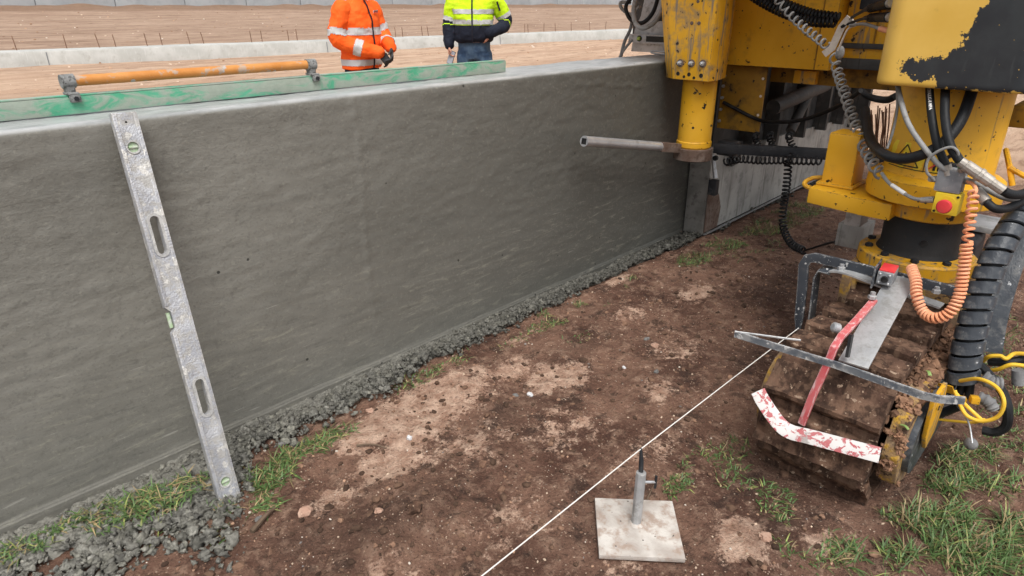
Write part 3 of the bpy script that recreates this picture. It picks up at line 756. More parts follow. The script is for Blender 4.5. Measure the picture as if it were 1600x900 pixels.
# ------------------------------------------------------------------ grass
def grass(name, patches, label, seed):
    r = np.random.default_rng(seed)
    VS = []; CO = []
    for cx, cy, rx, ry, n, ln, lean in patches:
        n = int(n * (2.3 if seed == 43 else 1.6))
        a = r.uniform(0, 6.283, n); q = np.sqrt(r.uniform(0, 1, n))
        x = cx + rx * q * np.cos(a); y = cy + ry * q * np.sin(a)
        k = (y < -0.03) & (perlin(x * 9, y * 9, 5.5) > -0.26 + 0.35 * q)
        x, y = x[k], y[k]; n = len(x)
        if not n: continue
        z = soil_h(x, y) + np.where(-y < rub_out(x) * 0.7, 0.03, 0.0)
        hd = r.uniform(0, 6.283, n); L = ln * (0.70 if seed == 43 else 0.85) * r.uniform(0.35, 1.25, n); w = r.uniform(0.0009, 0.0026, n)
        flatn = r.uniform(0, 1, n) < 0.35
        bend = r.uniform(0.35, 1.5, n) * lean; th = np.where(flatn, r.uniform(0.8, 1.4, n), r.uniform(0.05, 0.7, n) * lean)
        dx, dy = np.cos(hd), np.sin(hd)
        P = np.stack([x, y, z - 0.004], 1); pts = [P]
        for k in range(4):
            t2 = np.minimum(th + bend * (k + 1) / 4.0, 1.75)
            P = P + (L / 4)[:, None] * np.stack([dx * np.sin(t2), dy * np.sin(t2), np.cos(t2)], 1)
            P[:, 2] = np.maximum(P[:, 2], z + 0.003)
            pts.append(P.copy())
        B = np.empty((n, 10, 3))
        for k, pp in enumerate(pts):
            ww = (1.0, 1.0, 0.85, 0.55, 0.08)[k]
            sd = np.stack([-dy * w * ww, dx * w * ww, np.zeros(n)], 1)
            B[:, 2 * k] = pp - sd; B[:, 2 * k + 1] = pp + sd + (0, 0, 0.0006)
        u = r.uniform(0, 1, n)[:, None]
        c = np.where(u < 0.24, np.array((0.27, 0.205, 0.105)), np.where(u < 0.32, np.array((0.22, 0.245, 0.075)), np.array((0.080, 0.140, 0.042)))) * r.uniform(0.6, 1.35, (n, 1))
        VS.append(B); CO.append(np.repeat(c, 10, 0))
    B = np.concatenate(VS); n = len(B)
    q = np.array([(2 * k, 2 * k + 1, 2 * k + 3, 2 * k + 2) for k in range(4)])
    fs = (q[None] + (np.arange(n) * 10)[:, None, None]).reshape(-1, 4)
    o = np_obj(name, B.reshape(-1, 3), fs, M['grass'], None, True, np.concatenate(CO))
    return tag(o, label, 'grass', kind='stuff')

G1 = [(0.16, -0.17, .14, .06, 170, .05, 1.6), (0.33, -0.21, .16, .08, 260, .06, 1.7), (0.50, -0.27, .12, .07, 170, .06, 1.7), (0.40, -0.36, .12, .06, 70, .05, 1.2), (0.60, -0.40, .06, .05, 60, .05, 1.1),
      (0.78, -0.36, .11, .12, 420, .07, 1.6), (0.93, -0.31, .12, .08, 300, .06, 1.6), (0.72, -0.46, .08, .07, 160, .055, 1.6), (1.04, -0.33, .10, .05, 70, .05, 1.3), (0.52, -0.52, .05, .04, 40, .04, 1.2)]
G2 = [(1.54, -0.235, .20, .05, 130, .045, 1.3), (1.72, -0.25, .16, .05, 60, .04, 1.3), (2.42, -0.28, .26, .08, 420, .045, 1.1), (2.62, -0.33, .12, .06, 90, .04, 1.2), (2.1, -0.32, .2, .05, 60, .035, 1.3), (3.05, -0.30, .16, .05, 80, .035, 1.2),
      (3.8, -0.36, .5, .10, 700, .05, 1.1), (4.8, -0.42, .9, .14, 1500, .06, 1.0), (4.1, -0.55, .4, .10, 150, .04, 1.2), (2.25, -0.5, .12, .05, 30, .03, 1.3)]
G3 = [(1.42, -2.05, .20, .18, 300, .07, 1.0), (1.75, -2.02, .22, .16, 620, .085, 1.0), (2.05, -2.10, .25, .14, 900, .095, 0.95), (2.05, -2.28, .35, .16, 900, .10, 0.9), (2.40, -2.20, .30, .16, 700, .085, 1.0),
      (2.30, -2.02, .25, .07, 420, .07, 1.0), (1.86, -1.93, .16, .06, 200, .06, 1.1), (2.85, -2.2, .5, .16, 480, .06, 1.0), (3.5, -2.1, .7, .25, 500, .06, 1.0), (3.6, -1.95, .5, .12, 160, .05, 1.1),
      (1.85, -1.42, .20, .10, 200, .045, 1.2), (1.68, -1.50, .10, .08, 70, .04, 1.2), (1.62, -1.39, .08, .05, 110, .045, 1.1), (1.78, -1.62, .12, .10, 150, .045, 1.2), (1.70, -1.80, .10, .10, 120, .05, 1.1), (1.45, -1.80, .04, .04, 22, .045, 1.3), (1.52, -1.9, .08, .06, 60, .05, 1.1)]
grass('grass', G1, 'tangled grass growing through the concrete crumbs beside the long spirit level', 41)
grass('grass', G2, 'thin grass tufts on the soil strip along the barrier foot', 42)
grass('grass', G3, 'green grass around and in front of the muddy crawler track', 43)

# ------------------------------------------------------------------ far kerb with steel pins, far panel wall
kb = MB()
ks = [(-30, 21.9), (3.8, 18.55), (11.6, 17.65), (25.7, 16.2), (80, 10.9)]
def kerb_y(x): return float(np.interp(x, [a for a, _ in ks], [b for _, b in ks]))
sect = [(0, -0.10), (0.03, 0.33), (0.05, 0.36), (0.50, 0.385), (0.53, 0.355), (0.56, -0.10)]
xs = np.arange(-8, 61, 1.5)
vs = []; fs = []
for i, x in enumerate(xs):
    y0 = kerb_y(x)
    vs += [(x, y0 + a, b + 0.006 * math.sin(x * 1.7)) for a, b in sect]
for i in range(len(xs) - 1):
    for k in range(len(sect) - 1): fs.append((i * 6 + k, (i + 1) * 6 + k, (i + 1) * 6 + k + 1, i * 6 + k + 1))
fs += [tuple(range(6)), tuple(len(vs) - 6 + k for k in range(6))]
kerb = thing('concrete_kerb', 'long low pale concrete kerb in the field carrying rusty steel pins', 'kerb', (10, kerb_y(10), 0))
kb.add(vs, fs).build('kerb_body', M['kerb'], kerb, True)
for jx in (4.9, 12.4, 19.5):
    y0 = kerb_y(jx)
    MB().bar((jx, y0 - 0.002, 0.02), (jx, y0 + 0.022, 0.335), 0.02, 0.012, (0, 1, 0)).build('joint', M['joint'], kerb)
PINX = [4.397, 5.476, 6.213, 6.608, 7.366, 7.763, 8.481, 8.874, 10.232, 10.572, 11.383, 11.681, 14.373, 15.242, 15.502, 16.346, 16.565, 19.057, 19.228, 20.124, 20.282, 21.192, 21.333, 22.23, 22.831, 23.812, 24.901, 25.954]
ORD = ['first', 'second', 'third', 'fourth', 'fifth', 'sixth', 'seventh', 'eighth', 'ninth', 'tenth', 'eleventh', 'twelfth', 'thirteenth', 'fourteenth', 'fifteenth', 'sixteenth', 'seventeenth', 'eighteenth', 'nineteenth',
       'twentieth', 'twenty-first', 'twenty-second', 'twenty-third', 'twenty-fourth', 'twenty-fifth', 'twenty-sixth', 'twenty-seventh', 'twenty-eighth']
rr = random.Random(5)
for i, x in enumerate(PINX):
    y0 = kerb_y(x) + (0.46 if i % 2 else 0.42)
    lean = (rr.uniform(-.02, .02) - 0.03, rr.uniform(-.02, .02))
    b = MB().tube([(x, y0, 0.34), (x + lean[0] * .5, y0, 0.55), (x + lean[0], y0 + lean[1], 0.71 + rr.uniform(-.02, .02))], 0.011, 7)
    for k in range(9): b.lathe((x + lean[0] * k / 8.0, y0 + lean[1] * k / 8, 0.38 + k * 0.036), [(0.0125, 0), (0.0125, 0.008)], 6)
    tag(b.build('rebar_pin', M['rebar'], None, True), f'{ORD[i]} rusty steel pin along the low kerb counted from the left', 'rebar', 'rusty pins standing in the kerb')

fw = thing('retaining_wall', 'tall grey wall of concrete panels across the back of the site', 'wall', (40, 58.2, 1.0))
MB().bx(-40, 170, 58.12, 58.5, -0.5, 5.0).build('wall_core', M['joint'], fw)
pw = 5.25
pm = None
x = -6.6
while x < 160:
    b = MB().bx(x + 0.03, x + pw - 0.03, 58.0, 58.12, 0.1, 5.0)
    if pm is None:
        pm = b.build('panel', M['panel'], fw, bevel=0.02); first = WL[pm].copy(); x0 = x
    else:
        copy_obj(pm, fw, first + Vector((x - x0, 0, 0)))
    x += pw
tag(wall, None)

# ------------------------------------------------------------------ long spirit level leaning on the barrier
def slot(cx, cz, w, h, n=8):
    """rounded slot outline in the (a, b) plane, counter-clockwise"""
    r = w / 2; out = []
    for k in range(n + 1):
        t = math.pi * k / n; out.append((cx + r * math.cos(t), cz + h / 2 - r + r * math.sin(t)))
    for k in range(n + 1):
        t = math.pi + math.pi * k / n; out.append((cx + r * math.cos(t), cz - h / 2 + r + r * math.sin(t)))
    return out

def holed_face(outer, holes):
    """triangulated 2D face with holes -> verts, faces"""
    bm = bmesh.new()
    loops = []
    for lp in [outer] + holes:
        vs = [bm.verts.new((a, b, 0)) for a, b in lp]
        es = [bm.edges.new((vs[i], vs[(i + 1) % len(vs)])) for i in range(len(vs))]
        loops += es
    r = bmesh.ops.triangle_fill(bm, edges=loops, use_beauty=True, use_dissolve=False)
    bm.verts.index_update()
    vs = [tuple(v.co) for v in bm.verts]; fs = [tuple(v.index for v in f.verts) for f in bm.faces]
    bm.free()
    return vs, fs

def add_mapped(b, vs, fs, f):
    b.add([f(*v) for v in vs], fs)

lv_bot = Vector((0.625, -0.375, -0.012)); lv_top = Vector((0.668, -0.030, 1.168))
Lz = (lv_top - lv_bot); LEN = Lz.length; Lz.normalize()
Lx = Vector((1, 0.0, 0)); Lx = (Lx - Lz * Lx.dot(Lz)).normalized(); Ln = Lx.cross(Lz).normalized()    # points at the camera side
if Ln.y > 0: Ln = -Ln
def LM(a, b, c): return lv_bot + Lx * a + Lz * b + Ln * c
level = thing('long_spirit_level', 'long cement-smeared aluminium spirit level leaning against the fresh barrier', 'spirit level', tuple(lv_bot))
W = 0.0335; TH = 0.0125
holes_b = [0.075, LEN - 0.10]
h1, h2 = 0.36, LEN - 0.36
outer = [(-W, 0), (W, 0), (W, LEN)]
outer += [(-W + 0.0, LEN), (-W, 0.655), (-W + 0.013, 0.640), (-W + 0.013, 0.590), (-W, 0.575)]
circ = lambda cy, r, n=16: [(r * math.cos(2 * math.pi * k / n), cy + r * math.sin(2 * math.pi * k / n)) for k in range(n)]
hs = [circ(holes_b[0], 0.0165), circ(holes_b[1], 0.0165), slot(0.002, h1, 0.026, 0.115), slot(0.002, h2, 0.026, 0.115), circ(LEN - 0.028, 0.0035, 8)]
vs, fs = holed_face(outer, hs)
b = MB()
add_mapped(b, vs, fs, lambda a, c, _: LM(a, c, TH))
add_mapped(b, vs, fs, lambda a, c, _: LM(a, c, -TH))
for lp in [outer] + hs:
    n = len(lp)
    b.add([LM(p[0], p[1], TH) for p in lp] + [LM(p[0], p[1], -TH) for p in lp], [(k, (k + 1) % n, n + (k + 1) % n, n + k) for k in range(n)])
b.build('level_body', M['alu'], level, bevel=0.0012)
for sx in (-1, 1):                                  # raised flanges along both edges of the face
    if sx < 0:
        segs = [(0.004, 0.57), (0.66, LEN - 0.004)]
    else:
        segs = [(0.004, LEN - 0.004)]
    for a0, a1 in segs:
        MB().bar(LM(sx * (W - 0.0055), a0, TH + 0.0015), LM(sx * (W - 0.0055), a1, TH + 0.0015), 0.011, 0.0035, Ln).build('edge_flange', M['alu'], level, bevel=0.001)
for hc in (h1, h2):
    o1 = slot(0.002, hc, 0.041, 0.133); i1 = slot(0.002, hc, 0.0262, 0.1152); n = len(o1)
    b = MB()
    b.add([LM(p[0], p[1], TH + 0.003) for p in o1] + [LM(p[0], p[1], TH + 0.003) for p in i1], [(k, (k + 1) % n, n + (k + 1) % n, n + k) for k in range(n)])
    b.add([LM(p[0], p[1], TH + 0.003) for p in o1] + [LM(p[0], p[1], TH - 0.001) for p in o1], [(k, (k + 1) % n, n + (k + 1) % n, n + k) for k in range(n)])
    b.add([LM(p[0], p[1], TH + 0.003) for p in i1] + [LM(p[0], p[1], -TH) for p in i1], [(k, (k + 1) % n, n + (k + 1) % n, n + k) for k in range(n)])
    b.build('handle_rim', M['alu_edge'], level, True)
for hb in holes_b:
    ring = MB().lathe(LM(0, hb, 0), [(0.0165, TH - 0.004), (0.0195, TH + 0.0005), (0.0195, TH + 0.003), (0.0155, TH + 0.003), (0.0145, TH - 0.002)], 20, Ln, False).build('vial_rim', M['alu_edge'], level, True)
    vl = MB().lathe(LM(0, hb, 0), [(0.0155, -TH + 0.001), (0.0155, TH - 0.004)], 18, Ln).build('vial_window', M['vial_pale'], level, True)
    MB().tube([LM(-0.012, hb, TH - 0.003), LM(0.012, hb, TH - 0.003)], 0.005, 10).build('vial_tube', M['vial_pale'], vl, True)
MB().tube([LM(-W + 0.006, 0.592, 0), LM(-W + 0.006, 0.638, 0)], 0.006, 10).build('vial_tube', M['vial_pale'], level, True)
# ------------------------------------------------------------------ green screed with orange handle lying on the barrier top
screed = thing('screed_board', 'long green aluminium screed board with orange tube handle lying on the barrier top', 'screed', (0.9, 0.16, 1.15))
sy = 0.157
x0, x1 = -0.8, 2.457
b = MB()
sec = [(0, 0), (0.012, -0.0), (0.012, 0.003), (0.0, 0.004)]
b.bx(x0, x1, sy, sy + 0.028, 1.1535, 1.2035)
b.build('beam', M['screed'], screed, bevel=0.002)
MB().bx(x0, x1, sy + 0.001, sy + 0.034, 1.2045, 1.2085).build('top_flange', M['screed'], screed, bevel=0.001)
MB().bx(x1 + 0.0005, x1 + 0.003, sy + 0.001, sy + 0.027, 1.155, 1.203).build('end_cap', M['screed'], screed)
def clamp(x, lean):
    c = MB()
    c.bx(x - 0.013, x + 0.013, sy + 0.006, sy + 0.034, 1.209, 1.242)
    c.bx(x - 0.017, x + 0.017, sy - 0.010, sy + 0.036, 1.2095, 1.216)
    c.bx(x - 0.012, x + 0.018, sy - 0.012, sy - 0.002, 1.188, 1.2095)
    o = c.build('bracket', M['cement_cap'], screed, bevel=0.003)
    MB().tube([(x - 0.018, sy + 0.02, 1.2465), (x + 0.018, sy + 0.02, 1.247)], [0.0200, 0.0205], 16).build('clamp_collar', M['cement_cap'], o, True)
    MB().lathe((x + 0.004, sy - 0.013, 1.199), [(0.007, 0), (0.007, 0.004)], 6, (0, -1, 0)).build('bolt', M['darksteel'], o)
clamp(0.602, 0); clamp(1.415, 0)
MB().tube([(0.615, sy + 0.02, 1.2465), (1.402, sy + 0.02, 1.247)], 0.0160, 18).build('handle_tube', M['orange_tube'], screed, True)

# ------------------------------------------------------------------ peg stand, string line
ps = thing('peg_stand', 'square splashed steel base plate with upright tube and spike holding the string', 'stand', (1.40, -1.40, 0))
PA = math.atan2(-0.188, 0.157)
Rz = Matrix.Rotation(PA, 3, 'Z')
MB().box((1.40, -1.403, 0.012), (0.243, 0.240, 0.016), Rz).build('base_plate', M['plate'], ps, bevel=0.003)
tp = Vector((1.418, -1.388, 0.20))
tb = Vector((1.408, -1.392, 0.02))
MB().tube([tb, tp], 0.0155, 8).build('tube', M['steel'], ps, False, bevel=0.0015)
MB().tube([tb + Vector((0, 0, 0.0005)), tb + Vector((0, 0, .007))], [0.024, 0.018], 14).build('weld', M['plate'], ps, True)
MB().tube([tp - Vector((0, 0, .02)), (1.426, -1.380, 0.235), (1.433, -1.3705, 0.268)], [0.0075, 0.007, 0.0035], 10).build('spike', M['darksteel'], ps, True)
q = tp + Vector((0.0, 0, -0.035)); sd = Vector((0.687, -0.727, 0))
sc_ = MB().tube([q + sd * 0.014, q + sd * 0.044], 0.004, 8).build('clamp_screw', M['galv'], ps, True)
MB().tube([q + sd * 0.045 + Vector((0, 0, -.022)), q + sd * 0.045 + Vector((0, 0, .022))], 0.004, 8).build('screw_handle', M['darksteel'], sc_, True)
b = MB().tube([(-0.8, -1.372, 0.2655), (0.3, -1.372, 0.2635), (1.434, -1.3715, 0.2665), (2.0, -1.3735, 0.259), (2.418, -1.4265, 0.323)], 0.0017, 6)
tag(b.build('string_line', M['string'], None, True), 'thin white string stretched from the spike towards the black sensor hook', 'string')

# ------------------------------------------------------------------ single stones, twigs, leaves
def stone(x, y, s, mat, label, seed, fl=0.7, cat='stone', name='stone'):
    bv, bf = ico(2)
    rs = np.random.default_rng(seed)
    v = bv * (1 + 0.42 * fbm(bv[:, 0] * 1.2 + seed, bv[:, 1] * 1.2, bv[:, 2] * 1.2, 3)[:, None]) * rs.uniform(.7, 1.3, 3) * s
    v[:, 2] *= fl
    v += (x, y, gh(x, y) + s * fl * 0.35)
    o = np_obj(name, v, bf, M[mat], None, False)
    tag(o, label, cat, 'single stones and lumps on the soil')
stone(1.219, -0.546, .014, 'whitestone', 'bright white stone on the brown soil beside the big pale clay patch', 3)
stone(0.757, -0.613, .020, 'pinkstone', 'large pinkish stone at the edge of the grass below the level', 4)
stone(0.985, -0.862, .022, 'mud', 'dark brown earth clod with a flat top in the foreground', 5)
stone(0.905, -0.790, .013, 'pinkstone', 'small pink stone between the clods in the dark foreground soil', 6)
stone(1.744, -0.661, .011, 'whitestone', 'small white pebble in the middle of the soil strip', 7)
stone(1.697, -0.626, .012, 'greystone', 'small round grey lump next to the white pebble', 8)
stone(2.478, -0.737, .013, 'greystone', 'dark grey pebble on bare soil near the two grass tufts', 9)
stone(2.238, -0.940, .012, 'greystone', 'dark grey pebble close to the string midway along the strip', 10)
stone(2.190, -0.809, .009, 'whitestone', 'tiny white pebble on soil between two dark grey pebbles', 11)
stone(1.236, -0.279, .016, 'pinkstone', 'pinkish lump at the edge of the concrete crumbs', 12)
stone(2.45, -0.80, .016, 'pinkstone', 'flat reddish stone on the soil in the middle distance', 13, 0.5)
stone(0.886, -0.240, .016, 'greystone', 'loose grey concrete lump at the top edge of the grass', 14)
stone(0.645, -0.535, .013, 'greystone', 'loose grey concrete lump on dark soil below the level', 15)
stone(1.62, -1.70, .020, 'pinkstone', 'rounded tan stone in the pale patch near the base plate', 16)
def twig(pts, r, label):
    P = spline([(x, y, gh(x, y) + z) for x, y, z in pts], 5)
    tag(MB().tube(P, [r * (1 - 0.6 * i / len(P)) for i in range(len(P))], 6).build('twig', M['wood'], None, True), label, 'twig', 'twigs on the soil')
twig([(1.055, -0.455, .006), (1.10, -0.49, .010), (1.13, -0.53, .004)], .005, 'crooked brown twig on the soil between grass and pale clay')
twig([(1.50, -1.36, .005), (1.555, -1.345, .014), (1.60, -1.335, .02)], .0035, 'thin bent twig beside the grass tuft behind the base plate')
twig([(0.60, -0.575, .008), (0.66, -0.55, .018), (0.70, -0.53, .01)], .009, 'thick dark stick at the edge of the grey concrete crumbs')

# ------------------------------------------------------------------ people behind the barrier
def cloth(name, col, col2, rough=0.8, scale=90, bump=0.25):
    t = NT(name)
    c = t.mix(t.ramp(t.noise(7, 3), 0.35, 0.65), col, col2)
    b = t.bump(t.noise(14, 4, 0.6, None, 0.7), 0.5, 0.025)
    b = t.bump(t.noise(scale * 6, 2), bump, 0.001, b)
    return t.done(c, rough, 0.0, b, 0.2)
M['hv_orange'] = cloth('hi_vis_orange', (0.90, 0.115, 0.012), (0.96, 0.145, 0.022))
M['hv_yellow'] = cloth('hi_vis_yellow', (0.56, 0.86, 0.015), (0.63, 0.92, 0.03))
M['navy'] = cloth('navy_cloth', (0.010, 0.013, 0.024), (0.017, 0.021, 0.036))
M['jeans'] = cloth('blue_denim', (0.028, 0.055, 0.110), (0.085, 0.14, 0.215))
M['reflect'] = cloth('silver_reflective_tape', (0.46, 0.47, 0.47), (0.53, 0.54, 0.545), 0.45)
M['zip'] = cloth('dark_zip', (0.012, 0.012, 0.02), (0.02, 0.02, 0.03))
M['glove'] = cloth('dark_work_glove', (0.028, 0.030, 0.033), (0.055, 0.056, 0.06))
M['glove_grey'] = cloth('grey_glove_cuff', (0.14, 0.15, 0.165), (0.22, 0.23, 0.25))
M['skin'] = cloth('skin', (0.50, 0.255, 0.185), (0.56, 0.30, 0.22), 0.5)
M['hair'] = cloth('hair', (0.05, 0.033, 0.022), (0.08, 0.055, 0.038))
M['boot'] = cloth('work_boot', (0.05, 0.035, 0.022), (0.09, 0.06, 0.04))
M['phone'] = dirty('phone_glass', (0.30, 0.33, 0.38), (0.36, 0.39, 0.44), (0.28, 0.30, 0.33), 0.15, 0, 20)
M['black'] = dirty('black_plastic', (0.012, 0.012, 0.013), (0.02, 0.02, 0.02), (0.03, 0.03, 0.03), 0.35, 0, 20)

def blob(mb, voxel, smooth_it=6):
    """weld overlapping closed shapes into one continuous skin -> verts, faces"""
    me = bpy.data.meshes.new('tmp'); me.from_pydata(mb.v, [], mb.f)
    bm = bmesh.new(); bm.from_mesh(me); bmesh.ops.recalc_face_normals(bm, faces=bm.faces); bm.to_mesh(me); bm.free()
    o = bpy.data.objects.new('tmp', me); COL.objects.link(o)
    m = o.modifiers.new('r', 'REMESH'); m.mode = 'VOXEL'; m.voxel_size = voxel
    s = o.modifiers.new('s', 'SMOOTH'); s.factor = 0.5; s.iterations = smooth_it
    ev = o.evaluated_get(bpy.context.evaluated_depsgraph_get()); em = ev.to_mesh()
    vs = np.empty(len(em.vertices) * 3, np.float32); em.vertices.foreach_get('co', vs); vs = vs.reshape(-1, 3).astype(float)
    nr = np.empty(len(em.vertices) * 3, np.float32); em.vertices.foreach_get('normal', nr); nr = nr.reshape(-1, 3)
    fs = [tuple(p.vertices) for p in em.polygons]
    ev.to_mesh_clear(); bpy.data.objects.remove(o); bpy.data.meshes.remove(me)
    return vs, fs, nr

def poly_obj(name, vs, fs, mat, parent):
    vs = np.asarray(vs, float)
    used = sorted({i for f in fs for i in f}); mp = {i: k for k, i in enumerate(used)}
    vs = vs[used]; fs = [tuple(mp[i] for i in f) for f in fs]
    lo, hi = vs.min(0), vs.max(0); c = (lo + hi) / 2
    me = bpy.data.meshes.new(name); me.from_pydata((vs - c).tolist(), [], fs)
    for p in me.polygons: p.use_smooth = True
    me.materials.append(mat)
    o = bpy.data.objects.new(name, me); COL.objects.link(o); place(o, parent, Vector(c))
    return o

def pieces(fs):
    """connected pieces of a face list, crumbs dropped"""
    par = {}
    def find(a):
        while par.setdefault(a, a) != a: par[a] = par[par[a]]; a = par[a]
        return a
    for f in fs:
        for i in f[1:]: par[find(i)] = find(f[0])
    g = {}
    for f in fs: g.setdefault(find(f[0]), []).append(f)
    return [v for v in g.values() if len(v) > 14]

def rings(mb, Fm, lst, n=20):
    """stack of elliptical rings (u, half width a, half depth f, centre f, centre a), superellipse"""
    vs = []; fs = []
    for (u, ha, hf, cf, *ca) in lst:
        ca = ca[0] if ca else 0.0
        for k in range(n):
            t = 2 * math.pi * k / n; c, s = math.cos(t), math.sin(t)
            e = 0.8
            vs.append(Fm(ca + ha * math.copysign(abs(c) ** e, c), cf + hf * math.copysign(abs(s) ** e, s), u))
    for i in range(len(lst) - 1):
        for k in range(n): fs.append((i * n + k, i * n + (k + 1) % n, (i + 1) * n + (k + 1) % n, (i + 1) * n + k))
    fs += [tuple(range(n))[::-1], tuple((len(lst) - 1) * n + k for k in range(n))]
    mb.add(vs, fs)

def limb(mb, pts, rad, n=14):
    P = spline(pts, 5); k = len(P) - 1
    rr = [float(np.interp(i / k * (len(pts) - 1), range(len(pts)), rad)) for i in range(k + 1)]
    mb.tube(P, rr, n)
    mb.sphere(P[0], rr[0], 12, 8); mb.sphere(P[-1], rr[-1], 12, 8)

def hand_shape(mb, w, d, nrm, side, curl=0.5, s=1.0):
    """palm and five fingers: w wrist, d pointing direction, nrm palm side, side towards the thumb"""
    d = Vector(d).normalized(); nrm = Vector(nrm); nrm = (nrm - d * nrm.dot(d)).normalized()
    side = d.cross(nrm) * (1 if d.cross(nrm).dot(Vector(side)) > 0 else -1)
    w = Vector(w)
    for k, (off, ln) in enumerate(((0.030, 0.072), (0.010, 0.078), (-0.010, 0.073), (-0.028, 0.058))):
        kn = w + (d * 0.088 + side * off) * s
        mb.tube([w + side * off * 0.6 * s, kn], [0.016 * s, 0.013 * s], 8); mb.sphere(kn, 0.0135 * s, 8, 6)
        p = kn; a = 0.25
        for j, f in enumerate((0.45, 0.32, 0.23)):
            a += curl * (0.9, 1.0, 0.7)[j]
            q = p + (d * math.cos(a) + nrm * math.sin(a)) * ln * f * s
            r0, r1 = (0.0105, 0.0098, 0.0088)[j] * s, (0.0098, 0.0088, 0.0075)[j] * s
            mb.tube([p, q], [r0, r1], 8); mb.sphere(q, r1, 8, 6); p = q
    b0 = w + (d * 0.022 + side * 0.026) * s
    t1 = b0 + (d * 0.030 + side * 0.024 + nrm * 0.012) * s; t2 = t1 + (d * 0.028 + side * 0.006 + nrm * 0.016 * (0.5 + curl)) * s
    mb.tube([w + side * 0.012 * s, b0], [0.016 * s, 0.0155 * s], 8); mb.tube([b0, t1, t2], [0.0145 * s, 0.0118 * s, 0.009 * s], 8); mb.sphere(t2, 0.0092 * s, 8, 6); mb.sphere(b0, 0.0145 * s, 8, 6)

